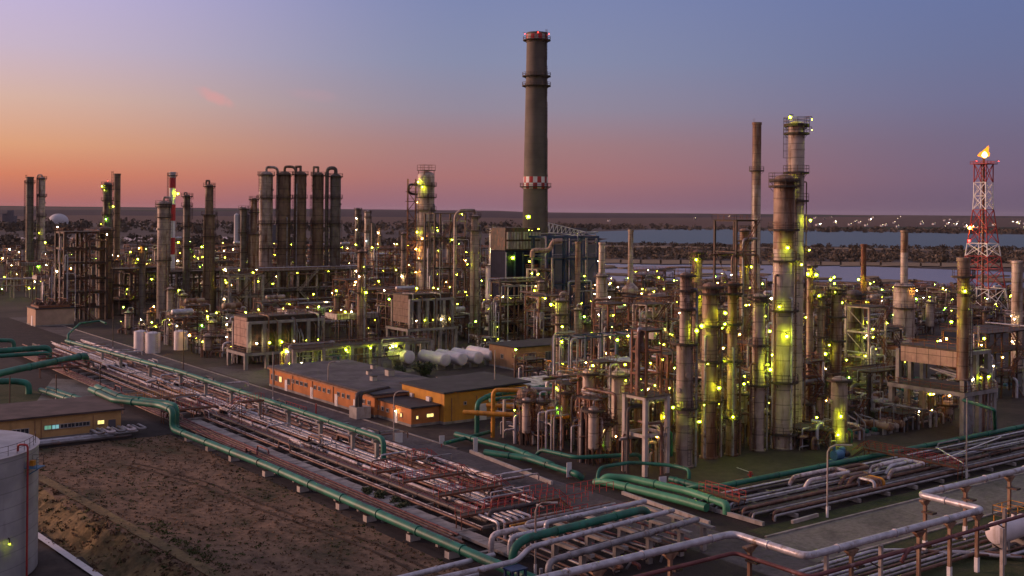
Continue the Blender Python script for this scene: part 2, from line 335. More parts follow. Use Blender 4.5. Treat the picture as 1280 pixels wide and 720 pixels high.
# the sky behind the camera: pale dusk blue with a pink belt
df = N('ShaderNodeVectorMath'); df.operation = 'DOT_PRODUCT'; df.inputs[1].default_value = FWD; L(nrm.outputs[0], df.inputs[0])
fb = N('ShaderNodeMapRange'); fb.inputs[1].default_value = .75; fb.inputs[2].default_value = -.3; L(df.outputs['Value'], fb.inputs[0])
back = ramp(SKY_B+[(1000, ZEN)]); c = mixc(fb.outputs[0], c, back)
# small pink wisps of cloud
mp = N('ShaderNodeMapping'); mp.vector_type = 'POINT'; mp.inputs['Rotation'].default_value = (0,0,0)
def wisp(c, px, py, lx, ly, ang, col, amt=.4):
    X, Yp = unroll(px, py); d = (FWD*F+RIGHT*X+Vector((0,0,-Yp))).normalized()
    ex = (RIGHT*cos(ang)+Vector((0,0,-sin(ang)))); ey = (RIGHT*sin(ang)+Vector((0,0,cos(ang))))
    def lin(e, l):
        q = N('ShaderNodeVectorMath'); q.operation = 'DOT_PRODUCT'; q.inputs[1].default_value = e; L(nrm.outputs[0], q.inputs[0])
        a = N('ShaderNodeMath'); a.operation = 'SUBTRACT'; a.inputs[1].default_value = d.dot(e); L(q.outputs['Value'], a.inputs[0])
        b_ = N('ShaderNodeMath'); b_.operation = 'DIVIDE'; b_.inputs[1].default_value = l/F; L(a.outputs[0], b_.inputs[0])
        p = N('ShaderNodeMath'); p.operation = 'POWER'; p.inputs[1].default_value = 2; L(b_.outputs[0], p.inputs[0]); return p.outputs[0]
    s_ = N('ShaderNodeMath'); L(lin(ex, lx), s_.inputs[0]); L(lin(ey, ly), s_.inputs[1])
    nz = N('ShaderNodeTexNoise'); nz.inputs['Scale'].default_value = 70; nz.inputs['Detail'].default_value = 5; L(nrm.outputs[0], nz.inputs['Vector'])
    t_ = N('ShaderNodeMath'); t_.operation = 'MULTIPLY_ADD'; L(nz.outputs['Fac'], t_.inputs[0]); t_.inputs[1].default_value = 2.2; L(s_.outputs[0], t_.inputs[2])
    k_ = N('ShaderNodeMapRange'); k_.interpolation_type = 'SMOOTHSTEP'; k_.inputs[1].default_value = 2.2; k_.inputs[2].default_value = .7; k_.inputs[4].default_value = amt; L(t_.outputs[0], k_.inputs[0])
    return mixc(k_.outputs[0], c, col)
c = wisp(c, 268, 121, 26, 8, radians(24), srgb(222,140,140)); c = wisp(c, 395, 120, 45, 8, radians(5), srgb(190,140,150), .15); c = wisp(c, 618, 217, 22, 4, radians(10), srgb(150,105,118), .3)
L(c, bg.inputs[0]); bg.inputs[1].default_value = 1.
L(bg.outputs[0], ad.inputs[0]); L(bg2.outputs[0], ad.inputs[1]); L(ad.outputs[0], out.inputs[0])
sl = bpy.data.lights.new('sun', 'SUN'); sl.energy = SUN_E; sl.angle = radians(20); sl.color = (1., .56, .40)
so = bpy.data.objects.new('sun', sl); COL.objects.link(so); so.rotation_euler = (-sund).to_track_quat('-Z', 'Y').to_euler()
SC.view_settings.view_transform = 'Standard'; SC.view_settings.look = 'None'; SC.view_settings.exposure = EXPO; SC.view_settings.gamma = 1
SC.render.engine = 'CYCLES'; cy = SC.cycles
cy.use_denoising = True; cy.sample_clamp_indirect = 3; cy.max_bounces = 5; cy.diffuse_bounces = 3; cy.glossy_bounces = 3; cy.caustics_reflective = False; cy.caustics_refractive = False
try: cy.denoiser = 'OPENIMAGEDENOISE'; cy.use_light_tree = True; cy.denoising_prefilter = 'ACCURATE'
except Exception: pass
# ------------------------------------------------------------------ ground
from mathutils import noise as mn
def fnoise(x, y, s): return mn.fractal(Vector((x*s, y*s, 3.1)), 1., 2., 4)
def gz(a, b):
    """height of the ground: flat yard, dry field and the sunken ditch beside it"""
    if not (0 <= a <= 68 and 60 <= b <= 194): return 0.
    e = 43.2-(b-119)*.07 if b < 165 else 40-(b-165)*.5
    if b < 112: e -= (112-b)*.9
    t = (e-a)/4.2+fnoise(a, b, .35)*.16
    t = min(1, max(0, t)); t = t*t*(3-2*t)
    if a < 2: t *= a/2
    return -2.6*t+(.12+.5*min(1, max(0, t*(1-t)*4)))*fnoise(a, b, .3)*(1 if a < 66 else .0)
fr = lambda a, b, s: [a+s*i for i in range(int((b-a)/s)+1)]
xs = [-16000,-7000,-3000,-1200,-500,-200,-80,-20]+fr(0, 68, 1.)+[80,100,140,200,320,500,800,1300,2200,4000,8000,16000]
ys = [-2000,-600,-150,0,30]+fr(60, 194, 1.)+[210,240,300,420,600,900,1400,2200,4000,8000,16000]
gm = MB(); fm = MB(); bm_ = MB()
idx = {}
def gp(i, j): return (xs[i], ys[j], gz(xs[i], ys[j]))
for i in range(len(xs)-1):
    for j in range(len(ys)-1):
        q = [gp(i,j), gp(i+1,j), gp(i+1,j+1), gp(i,j+1)]; ca, cb = (xs[i]+xs[i+1])/2, (ys[j]+ys[j+1])/2
        zc = gz(ca, cb); s = 0 <= ca <= 68 and 60 <= cb <= 194
        if s and 43.2-(cb-119)*.07-4.6 < ca < 43.2-(cb-119)*.07+.3 and 108 < cb < 172 and zc < -.05: bm_.add(q, [(0,1,2,3)], 'berm', True)
        elif s and ca < 67.5 and cb < 187 and zc > -1.0: fm.add(q, [(0,1,2,3)], 'field', True)
        elif s and ca < 67.5: gm.add(q, [(0,1,2,3)], 'yard', True)
        else: gm.add(q, [(0,1,2,3)], 'yard' if abs(ca) < 480 and cb < 560 else 'land')
struct('ground', gm); struct('grass_field', fm); struct('embankment', bm_)
def sheet(name, quad, m, z=.01, kind='structure'):
    return struct(name, MB().add([(x, y, z) for x, y in quad], [tuple(range(len(quad)))], m), kind)
R4 = lambda a0, a1, b0, b1: [(a0,b0),(a1,b0),(a1,b1),(a0,b1)]
sheet('road', R4(92.6, 100.4, 40, 420), 'asphalt', .012)
sheet('side_road', R4(100.4, 330, 78.5, 88), 'road_concrete', .012)
sheet('yard_pavement', R4(100.5, 330, 106.8, 122), 'yard', .008)
sheet('yard_pavement', R4(102, 150, 228.5, 262), 'asphalt', .008)
sheet('verge', R4(103.5, 330, 88.4, 91.3), 'verge', .03); sheet('verge', R4(100.6, 330, 58, 78.2), 'verge', .03)
sheet('gravel_bed', R4(68.2, 92.4, 60, 420), 'gravel', .01); sheet('gravel_bed', R4(102.5, 330, 91.5, 106.6), 'gravel', .014)
sheet('footpath', [P(66,473), P(200,480), P(215,497), P(150,497), P(75,520), P(40,510)], 'road_concrete', .02)
sheet('verge', R4(28, 60, 214, 262), 'verge', .012)
# concrete path on the crest of the ditch, and the channel
pm = MB()
cm = MB()
for b in range(104, 170, 2):
    e = lambda b: 43.2-(b-119)*.07+.6
    pm.add([(e(b), b, gz(e(b), b)+.1), (e(b)+1.5, b, gz(e(b)+1.5, b)+.1), (e(b+2)+1.5, b+2, gz(e(b+2)+1.5, b+2)+.1), (e(b+2), b+2, gz(e(b+2), b+2)+.1)], [(0,1,2,3)], 'berm')
    k = lambda b: 43.2-(b-119)*.07-5.1
    cm.add([(k(b)-.8, b, -2.35), (k(b)+.1, b, -2.35), (k(b+2)+.1, b+2, -2.35), (k(b+2)-.8, b+2, -2.35)], [(0,1,2,3)], 'sign_white')  # plain white painted in for the reflection on the ditch water
struct('footpath', pm); struct('drain_channel', cm)
pc = P(145, 655, 0)
def kerb(name, quad, h, m, label):
    (x0,y0),(x1,y1) = quad; mb = MB(); n = max(2, int(max(abs(x1-x0), abs(y1-y0))/2)); d = Vector((x1-x0, y1-y0, 0)); L_ = d.length; a = atan2(d.y, d.x)
    for i in range(n):
        t = (i+.5)/n; mb.box((x0+d.x*t, y0+d.y*t, h/2), (L_/n-.03, .35, h), m, a)
    return struct(name, mb)
kerb('kerb', (P(588,566), P(690,606)), .5, 'concrete_pale', ''); kerb('kerb', (P(778,618), P(887,656)), .45, 'concrete_pale', '')
kerb('kerb', (P(990,655), P(1022,646)), .45, 'concrete_pale', '')
kerb('kerb', ((101,78.3),(330,78.3)), .16, 'concrete', ''); kerb('kerb', ((103.2,88.2),(330,88.2)), .16, 'concrete', '')
kerb('kerb', ((100.7,150),(100.7,410)), .15, 'concrete', '')
# ------------------------------------------------------------------ land beyond the plant: lake, marsh, bushes, fields, hills
def Q(pts, z): return [(*P(x, y, z), z) for x, y in pts]
def flat(name, pts, m, z, kind='structure'):
    v = Q(pts, z); return struct(name, MB().add(v, [tuple(range(len(v)))], m), kind)
flat('lake', [(-260,296),(150,297),(300,296),(300,300),(150,302),(-260,301)], 'marsh_water', .1)
flat('lake', [(690,293),(705,290.5),(745,289.5),(820,287),(900,286.5),(1010,287.5),(1150,290.5),(1290,293.5),(1600,298),(1600,324),(1290,315),(1180,313),(1060,308.5),(960,306),(880,304.5),(800,303.5),(745,302),(760,298.5),(740,296.5),(715,296)], 'lake_water', .12)
flat('lake_headland', [(690,292.4),(735,293),(746,294.6),(735,296.2),(712,296.6),(690,296)], 'reed', .3)
flat('marsh_water', [(700,326),(860,325),(960,328),(1080,333),(1290,341),(1500,350),(1500,372),(1290,360),(1180,357),(1060,352),(900,352),(740,352),(690,342)], 'marsh_water', .1)
rb = MB(); rnd = random.Random(3)
for k in range(42):
    px = rnd.uniform(700, 1420); py = 327+(px-700)*.022+rnd.uniform(0, 1)**1.3*30; wx = rnd.uniform(8, 44)*(1.5 if py > 345+(px-700)*.02 else 1); wy = rnd.uniform(.5, 1.8)
    n = 11; ring = [(px+wx*cos(2*pi*i/n)*rnd.uniform(.6, 1.1), py+wy*sin(2*pi*i/n)*rnd.uniform(.6, 1.1)) for i in range(n)]
    v = Q(ring, .5+.01*k); lo = [(x, y, 0.) for x, y, z in v]
    rb.add(v+lo, [tuple(range(n-1, -1, -1))]+[(i, (i+1) % n, n+(i+1) % n, n+i) for i in range(n)], 'reed')
for y0, y1, x0, x1 in ((322.5, 327, 700, 1500), (304.8, 307, 740, 1500)):
    for x in range(x0, x1, 25):
        s = (x-640)*.0105; v = Q([(x, y0+s+rnd.uniform(0,1.)), (x+27, y0+s+rnd.uniform(0,1.)), (x+27, y1+s+rnd.uniform(0,1.2)), (x, y1+s+rnd.uniform(0,1.2))], .6)
        rb.add(v, [(3,2,1,0)], 'reed')
struct('reed_beds', rb, 'stuff')
def leafball(mb, c, r, m, n, rn, sz=.8, leaf=.28):
    for i in range(n):
        d = Vector((rn.gauss(0,1), rn.gauss(0,1), rn.gauss(0,1))).normalized(); rad = r*rn.uniform(.55, 1.08)
        p = Vector(c)+Vector((d.x*rad, d.y*rad, d.z*rad*sz)); s = r*leaf*rn.uniform(.6, 1.3)
        u = Vector((rn.uniform(-1,1), rn.uniform(-1,1), rn.uniform(-1,1))).normalized(); wv = d.cross(u)
        if wv.length < .05: continue
        wv.normalize(); u = (u*.7+d*.3).normalized()
        mb.add([p-u*s-wv*s*.6, p+u*s-wv*s*.5, p+u*s*.8+wv*s*.6, p-u*s*.7+wv*s*.5], [(0,1,2,3)], m)
sb = MB(); rnd = random.Random(5)
def belt(x0, x1, yf, ya, yb, n, r0, r1, ms):
    for k in range(n):
        px = rnd.uniform(x0, x1); py = yf(px)+rnd.uniform(ya, yb); a, b = P(px, py); r = rnd.uniform(r0, r1); m = rnd.choice(ms)
        leafball(sb, (a, b, r*.55), r, m, 30, rnd, .75, .27)
sl_ = lambda px: 307+(px-740)*.0135
belt(735, 1500, sl_, 3, 16, 900, 1.6, 4.2, ['bush_dark','bush_pale','bush_dark']); belt(735, 1500, sl_, 4, 17, 700, 1.5, 3.8, ['bush_pale'])
belt(735, 1500, lambda p: 304.5+(p-740)*.013, 0, 3, 420, 1.6, 4, ['bush_dark'])
belt(900, 1500, lambda p: 352+(p-900)*.02, 2, 30, 240, 2.2, 4., ['bush_dark','bush_dark','bush_pale'])
belt(-60, 660, lambda p: 298, 3, 14, 330, 4, 8, ['bush_dark','bush_dark','bush_pale']); belt(-60, 740, lambda p: 281, 2, 12, 200, 9, 16, ['bush_dark'])
belt(690, 1450, lambda p: 285.5+(p-690)*.0125, -2.5, .8, 420, 5, 11, ['bush_dark','bush_dark','bush_pale'])
struct('shrub_belt', sb, 'stuff')
tk = MB()
for off in (0, 1.7):
    pts_ = [(62-.0035*(b-100)**2*.55+off+.5*sin(b*.13), b) for b in range(97, 170, 2)]
    for (x0, y0), (x1, y1) in zip(pts_, pts_[1:]): tk.add([(x0, y0, gz(x0,y0)+.06), (x0+.45, y0, gz(x0+.45,y0)+.06), (x1+.45, y1, gz(x1+.45,y1)+.06), (x1, y1, gz(x1,y1)+.06)], [(0,1,2,3)], 'straw_dark')
struct('dirt_track', tk)
hm = MB(); nx, ny = 60, 14
hv = []
for j in range(ny):
    Yd = 2600*(14000/2600)**(j/(ny-1))
    for i in range(nx):
        X = (-.75+1.5*i/(nx-1))*Yd
        t = max(0, (Yd-3300)/5000); z = 62*min(1, t)**1.0+7*fnoise(X, Yd, .0004)*min(1, t*2)
        if X > 0: z *= .86
        a, b = W(X, Yd); hv.append((a, b, z-.6))
hm.add(hv, [(j*nx+i, j*nx+i+1, (j+1)*nx+i+1, (j+1)*nx+i) for j in range(ny-1) for i in range(nx-1)], 'fields', True)
struct('hills', hm)
if HAZE:
    hz = MB().b2(-16000, 16000, -3000, 15900, -4, 125, 'haze_mat') if False else None
    hmt = bpy.data.materials.new('haze'); hmt.use_nodes = True; hn = hmt.node_tree; hn.nodes.clear()
    ho = hn.nodes.new('ShaderNodeOutputMaterial'); pv = hn.nodes.new('ShaderNodeVolumePrincipled'); pv.inputs['Density'].default_value = HAZE; pv.inputs['Color'].default_value = (.80,.78,.88,1); hn.links.new(pv.outputs[0], ho.inputs['Volume']); M['haze'] = hmt
    hb = MB().b2(-16500, 16500, -2500, 16500, -4., 118, 'haze'); struct('haze', hb, 'stuff'); cy.volume_bounces = 0
# ------------------------------------------------------------------ towers
def ring_deck(mb, r, z, w, m, a0=0, a1=2*pi, n=16, railm='steel', rr=.04):
    k = max(4, int(n*(a1-a0)/(2*pi)))
    A = [a0+(a1-a0)*i/k for i in range(k+1)]
    vs = []
    for a in A: vs += [(r*cos(a), r*sin(a), z), ((r+w)*cos(a), (r+w)*sin(a), z), (r*cos(a), r*sin(a), z-.32), ((r+w)*cos(a), (r+w)*sin(a), z-.32)]
    fs = []
    for i in range(k):
        o = i*4; fs += [(o, o+1, o+5, o+4), (o+2, o+6, o+7, o+3), (o+1, o+3, o+7, o+5)]
    mb.add(vs, fs, m)
    pts = [((r+w-.05)*cos(a), (r+w-.05)*sin(a), z) for a in A]
    for h in (1.1, .55): mb.tube([(x, y, z+h) for x, y, _ in pts], rr, railm, 4, False)
    for x, y, _ in pts[::1 if k < 14 else 2]: mb.tube([(x, y, z), (x, y, z+1.1)], rr, railm, 4, False)
    for a in A[::3]: mb.tube([((r+.02)*cos(a), (r+.02)*sin(a), z-1.), ((r+w*.9)*cos(a), (r+w*.9)*sin(a), z-.15)], rr*1.2, railm, 4, False)
def ladder(mb, x, y, ang, z0, z1, m, cage=True, rr=.035):
    t = Vector((-sin(ang), cos(ang), 0)); o = Vector((cos(ang), sin(ang), 0)); b = Vector((x, y, 0))
    for s in (-.25, .25): mb.tube([b+t*s+Vector((0,0,z0)), b+t*s+Vector((0,0,z1+1))], rr, m, 4, False)
    z = z0
    while z < z1: mb.tube([b-t*.25+Vector((0,0,z)), b+t*.25+Vector((0,0,z))], rr*.7, m, 3, False); z += .6
    if cage:
        z = z0+2.4
        while z < z1+1:
            mb.tube([b+t*(.36*cos(q))+o*(.72*sin(q))+Vector((0,0,z)) for q in [pi*i/5 for i in range(6)]], rr*.9, m, 3, False); z += 1.2
        for q in (pi*.25, pi*.5, pi*.75): mb.tube([b+t*(.36*cos(q))+o*(.72*sin(q))+Vector((0,0,zz)) for zz in (z0+2.4, z1+1)], rr*.8, m, 3, False)
TOWERS = []
def tower(*a_, **k_): return tower_(*a_, **k_)
def tower_(px, yb, yt, wpx, label, short=None, name='distillation_column', cat='column', m='col_grey', secs=(), top='dome', plats=(), lad=True, loop=None, lamps=(), risers=0, lmat='lamp', group=None, n=20, skirt=True, pm='steel', deckm='deck', base_z=0., strakes=False, rim=None, cage=True, topplat=True, mtop=None):
    """a standing vessel measured off the photograph: px centre, yb/yt base and top rows, wpx width. secs = (row, width) steps going up"""
    ym = (yb+yt)/2; pxb = px-(yb-ym)*.0087
    A, B = P(pxb, yb, base_z); X, Y = V(A, B); S = Y/F
    rn = random.Random(label)
    t = thing(name, label, cat, (A, B, base_z), group); TOWERS.append((A, B, wpx*S/2))
    if short: landmark(A, B, short)
    zt = zpix(px, yt, Y)-base_z; r = wpx*S/2
    face = atan2(-B, -A)                    # towards the camera
    segs = [(r, 0.)]
    for row, wd in secs: segs.append((wd*S/2, zpix(px, row, Y)-base_z))
    def rad(z):
        q = segs[0][0]
        for rr_, zz in segs:
            if z >= zz-.01: q = rr_
        return q
    prof = [(r+.25, 0), (r+.25, .25), (r, .3)] if skirt else [(r, 0)]
    zl = .3; cur = r; step = max(3.2, zt/11)
    for rr_, zz in segs[1:]+[(None, zt)]:
        hgt = zz-zl; k = max(1, round(hgt/step))
        zend = zz if rr_ is not None else zt-(r*.0)
        for i in range(1, k):
            z = zl+hgt*i/k; prof += [(cur, z-.08), (cur+.09, z-.07), (cur+.09, z+.07), (cur, z+.08)]
        if rr_ is not None: prof += [(cur, zz-abs(cur-rr_)*.6), (rr_, zz+abs(cur-rr_)*.4)]; cur = rr_; zl = zz
    rt = cur
    if top == 'dome': prof += [(rt, zt-rt*.55)]+[(max(rt*cos(a), .01), zt-rt*.55+rt*.55*sin(a)) for a in (pi/12, pi/6, pi/4, pi/3, pi*5/12, pi/2)]
    elif top == 'cone': prof += [(rt, zt-rt*1.6), (rt*.25, zt), (.01, zt)]
    else: prof += [(rt, zt-.7), (rt+.14, zt-.65), (rt+.14, zt), (rt-.25, zt), (rt-.3, zt-3), (.01, zt-3)]
    sh = MB(); zm = zpix(px, mtop[0], Y)-base_z if mtop else 1e9; sh.lathe(prof, m, n, mats=[mtop[1] if (mtop and p_[1] > zm) else m for p_ in prof[:-1]])
    if rn.random() < .8 and top == 'dome':       # manholes and nozzles
        for i in range(max(3, int(zt/8))):
            a = face+rn.uniform(-1.2, 1.2); z = rn.uniform(.1, .9)*zt; q = rad(z); d = Vector((cos(a), sin(a), 0))
            sh.tube([d*(q-.1)+Vector((0,0,z)), d*(q+.45)+Vector((0,0,z))], .32, m, 8); sh.tube([d*(q+.3)+Vector((0,0,z)), d*(q+.42)+Vector((0,0,z))], .45, m, 8)
    sh.build('shell', t)
    rr = max(.04, S*.19)
    pz = [zpix(px, row, Y)-base_z for row in plats]
    if topplat and top == 'dome': pz.append(zt-rt*.5)
    for i, z in enumerate(pz):
        q = rad(z-.3); full = rn.random() < .55 or z > zt-3; a0 = face+rn.uniform(-2.2, -1.4); mb = MB()
        ring_deck(mb, q+.03, z, max(.8, r*.14), deckm, 0 if full else a0, 2*pi if full else a0+rn.uniform(2.8, 4.2), 16, pm, rr); mb.build('platform', t)
    if lad:
        la = (face+rn.choice((-1.15, 1.15, 1.3, -.7))) if lad is True else face+lad
        zs = [.5 if zt < 70 else 3]+sorted(pz) if pz else [.5]
        ends = sorted(pz)+([zt] if top != 'dome' else []) or [zt]
        mb = MB()
        for i, (a, b) in enumerate(zip(zs, ends)):
            if b-a < 1.5: continue
            an = la+(.35 if i % 2 else 0); q = max(rad(a+.2), rad(b-.6))+.35; ladder(mb, q*cos(an), q*sin(an), an, a, b, pm, cage, rr*.85)
        if mb.v: mb.build('ladder', t)
    for i in range(risers):
        an = face+rn.uniform(-1.7, 1.7); q = r+.35+rn.random()*.25; pr = rn.uniform(.1, .24); z1 = zt*rn.uniform(.5, .97)
        d = Vector((cos(an), sin(an), 0)); mb = MB(); qq = rad(z1)
        mb.tube(bend([d*q+Vector((0,0,.2)), d*q+Vector((0,0,z1)), d*(qq*.9)+Vector((0,0,z1))], pr*3), pr, rn.choice(['pipe_grey','pipe_rust','silver','pipe_rust']), 7); mb.build('riser', t)
    if loop:                                # overhead line: gooseneck from the top, down one side
        sgn, hgt, wid, zend, pr = loop
        d = RIGHT*sgn; x = rt+wid; mb = MB(); z1 = zpix(px, zend, Y)-base_z
        mb.tube(bend([Vector((0,0,zt-.3)), Vector((0,0,zt+hgt)), d*x+Vector((0,0,zt+hgt)), d*x+Vector((0,0,z1))], wid*.9+.4, 5), pr, m, 10); mb.build('overhead_pipe', t)
    for L_ in lamps:
        row, off = L_[0], L_[1]; mt = L_[2] if len(L_) > 2 else lmat
        z = zpix(px, row, Y)-base_z; q = rad(min(z, zt-.1))+1.35; a = face-off
        lamp_part(t, (q*cos(a), q*sin(a), z), mt, max(.2, S*.74), anchor=((q-1.4)*cos(a), (q-1.4)*sin(a), z+.5))
    return t, A, B, Y, S
tw = tower
# --- the tall concrete chimney with the chequered band
def chimney():
    px, yb, yt = 669, 402, 41; A, B = P(668, yb); X, Y = V(A, B); S = Y/F
    t = thing('chimney', 'tall brown concrete chimney with a red and white chequered band, highest thing in view', 'chimney', (A, B, 0)); landmark(A, B, 'tall concrete chimney'); TOWERS.append((A, B, 7))
    zt = zpix(671, yt, Y); z = lambda row: zpix(670, row, Y); rt, rb_ = 12.6*S, 18*S; R_ = lambda q: rb_+(rt-rb_)*(q/zt)**.85
    za, zb, zc = z(236), z(228.5), z(221)
    zs = [0, 10, 20, 30, za-.01]; mb = MB(); mb.lathe([(R_(q), q) for q in zs], 'concrete_chimney', 36, cap=False)
    mb.lathe([(R_(q), q) for q in (zc, 60, 70, 80, 90, zt-3.4)], 'concrete_chimney', 36, cap=False)
    mb.lathe([(rt+.25, zt-3.4), (rt+.3, zt-.2), (rt+.1, zt), (rt-.6, zt), (rt-.7, zt-5), (.01, zt-5)], 'concrete_chimney', 36)
    mb.build('shaft', t); mb = MB(); n = 36
    for k, (q0, q1) in enumerate(((za, zb), (zb, zc))):
        for j in range(n):
            a0, a1 = 2*pi*j/n, 2*pi*(j+1)/n; r0, r1 = R_(q0)+.02, R_(q1)+.02
            mb.add([(r0*cos(a0), r0*sin(a0), q0), (r0*cos(a1), r0*sin(a1), q0), (r1*cos(a1), r1*sin(a1), q1), (r1*cos(a0), r1*sin(a0), q1)], [(0,1,2,3)], 'red_stack' if ((j//2)+k) % 2 else 'white_paint', True)
    mb.build('chequered_band', t)
    mb = MB()
    for j in range(n):
        a0, a1 = 2*pi*j/n, 2*pi*(j+1)/n; r0 = rt+.33
        mb.add([(r0*cos(a), r0*sin(a), q) for q, a in ((zt-3, a0), (zt-3, a1), (zt-.8, a1), (zt-.8, a0))], [(0,1,2,3)], 'concrete_pale' if (j//2) % 2 else 'red_stack')
    mb.build('painted_rim', t)
    for row in (233, 107, 95, 50):
        mb = MB(); ring_deck(mb, R_(z(row))+.05, z(row), 1.25, 'deck', 0, 2*pi, 28, 'steel', .07); mb.build('platform', t)
    mb = MB(); fa = atan2(-B, -A)+.9
    for i in range(8): q0, q1 = zt*i/8+.5, zt*(i+1)/8-.2; r_ = (R_(q0)+R_(q1))/2+.35; ladder(mb, r_*cos(fa), r_*sin(fa), fa, q0, q1, 'steel', True, .05)
    mb.build('ladder', t)
    f2 = atan2(-B, -A)
    for dz, off in ((-.5, .1), (-.5, -1.35), (-.5, 1.4)): lamp_part(t, ((rt+.8)*cos(f2+off), (rt+.8)*sin(f2+off), zt+dz), 'lamp_red', .32)
chimney()
G1 = 'five tall columns side by side on the elevated deck'
big5 = [(332,384,214,17,'lightest of the five tall deck columns, its gooseneck arching to the right','leftmost deck column',(1,1.6,1.9,300,.55)),
 (355,384,214,16,'second of the five tall deck columns, wide brown shell with right-hand gooseneck',None,(1,1.8,1.9,298,.55)),
 (375,384,214,15,'middle of the five tall deck columns, narrow gooseneck over its crown',None,(-1,1.8,-.6,222,.5)),
 (397,384,215,14,'fourth of the five tall deck columns, dark with left-hand gooseneck',None,(-1,1.9,-.4,226,.45)),
 (419,384,217,13,'slate grey rightmost of the five tall deck columns with thick pipe down its left','rightmost deck column',(-1,2.2,1.4,335,.75))]
for i, (px, yb, yt, wd, lb, sh, lp) in enumerate(big5):
    tw(px, yb, yt, wd, lb, sh, m=['col_grey','col_brown','col_brown','col_brown','col_dark'][i], plats=(247, 279, 310), loop=lp, lad=-1.25, risers=1, group=G1, n=24)
# --- left cluster
tw(37,352,221,9,'dark twin stack at the far left edge, without a pipe beside it','dark far left stack',name='stack',cat='stack',m='col_dark',top='open',plats=(228,),lad=-1.2,n=14)
tw(52,352,221,8,'pale slim column at far left with a full-height pipe on its left','pale far left column',m='col_light',loop=(-1,1.,.9,330,.35),plats=(245,270,300),lad=-1.2,n=14,lamps=((333,.6,'lamp_green'),(291,.4),))
tw(146,372,217,8,'slender plain brown stack rising behind the lamp-lit tower','slender brown stack',name='stack',cat='stack',m='col_brown',top='open',lad=-1.3,n=14)
tw(131,398,283,17,'stout brown column with rusty collar in front of the lamp-lit tower','stout brown column',m='col_brown',plats=(296,325,352),lad=.9,n=20,risers=2,lamps=((300,.9),))
t_, A_, B_, Y_, S_ = tw(134,375,228,11,'green-lit slender tower in a steel frame with red light on top','lamp-lit framed tower',m='col_dark',plats=(236,250,268,290,310),n=14,lamps=((233,.8),(238,.4),(258,-.8),(274,.2,'lamp_green'),(280,.9),(300,.6),(318,.3),(330,-.8)))
lamp_part(t_, (0,0,zpix(134,226,Y_)), 'lamp_red', .4)
t_, A_, B_, Y_, S_ = tw(215,372,215,7.5,'slim chimney painted in red and white bands','red and white chimney',name='banded_stack',cat='stack',m='white_paint',top='open',lad=-1.2,plats=(219,),n=16)
mb = MB()
for y0, y1 in ((222,235),(255.5,276),(297,318)):
    z0, z1 = zpix(215,y1,Y_), zpix(215,y0,Y_); r_ = 7.5*S_/2
    mb.lathe([(r_+.12, z0), (r_+.12, z1)], 'red_stack', 16, cap=False)
mb.build('painted_band', t_); lamp_part(t_, (1.5,-2.6,zpix(215,242,Y_)), 'lamp', .4)
tw(204,398,251,15,'thick light grey column with black collar left of the banded chimney','thick light column',m='col_grey',loop=(1,1.2,.1,340,.4),plats=(258,271,325),risers=1,lad=.9,n=20)
tw(233,392,243,8.5,'plain dark slim column right of the banded chimney','dark slim column',m='col_dark',plats=(257,282,307),lad=1.2,n=16,loop=(-1,.6,-.3,245,.25))
tw(261,392,230,14,'stepped dark column with gooseneck top, narrowing at mid height','stepped dark column',m='col_brown',secs=((268,10),),loop=(-1,1.2,-.3,238,.35),plats=(268,295),risers=2,lad=1.,n=18)
tw(317,392,247,13,'rusty column narrowing upward just left of the five deck columns','rusty narrowing column',m='col_rust',secs=((292,8),),plats=(265,292),n=16,lad=-.9)
tw(304,392,259,8,'grey narrow column beside the rusty narrowing column',m='col_dark',plats=(290,315),n=14)
tw(178,400,305,8,'short dark column with lamp behind the low yard',m='col_dark',n=12,plats=(330,),lamps=((310,.5,'lamp_warm'),(330,-.6,'lamp_warm')))
# --- behind, between the five columns and the banded tower
tw(447,330,260,7,'thin far column wrapped in platforms, left of a pair',m='col_dark',plats=(270,285,300),n=10,lamps=((273,.3,'lamp_white'),(287,.3,'lamp_white')))
tw(459,332,263,7,'pale thin far column, right of a pair',m='col_light',plats=(272,290),n=10,lamps=((301,.2,'lamp_cyan'),))
tw(466,335,279,5,'plain dark far stack between lit thin columns',name='stack',cat='stack',m='col_dark',top='open',n=10,lad=False)
tw(474,337,283,4,'short lit far column with warm lamps',m='col_rust',n=10,plats=(295,),lamps=((291,.3,'lamp_white'),(305,.5,'lamp_warm')))
tw(505,395,290,8,'slim free-standing column left of the platform-wrapped pale tower','slim mid column',m='col_grey',plats=(312,340),n=14,lamps=((345,.3,'lamp_white'),))
tw(451,455,312,9,'slender lit column rising from the walkway deck','slender deck-edge column',m='col_rust',plats=(340,365),n=14,risers=2,lamps=((333,-.3),(345,.2,'lamp_white'),(365,-.6)))
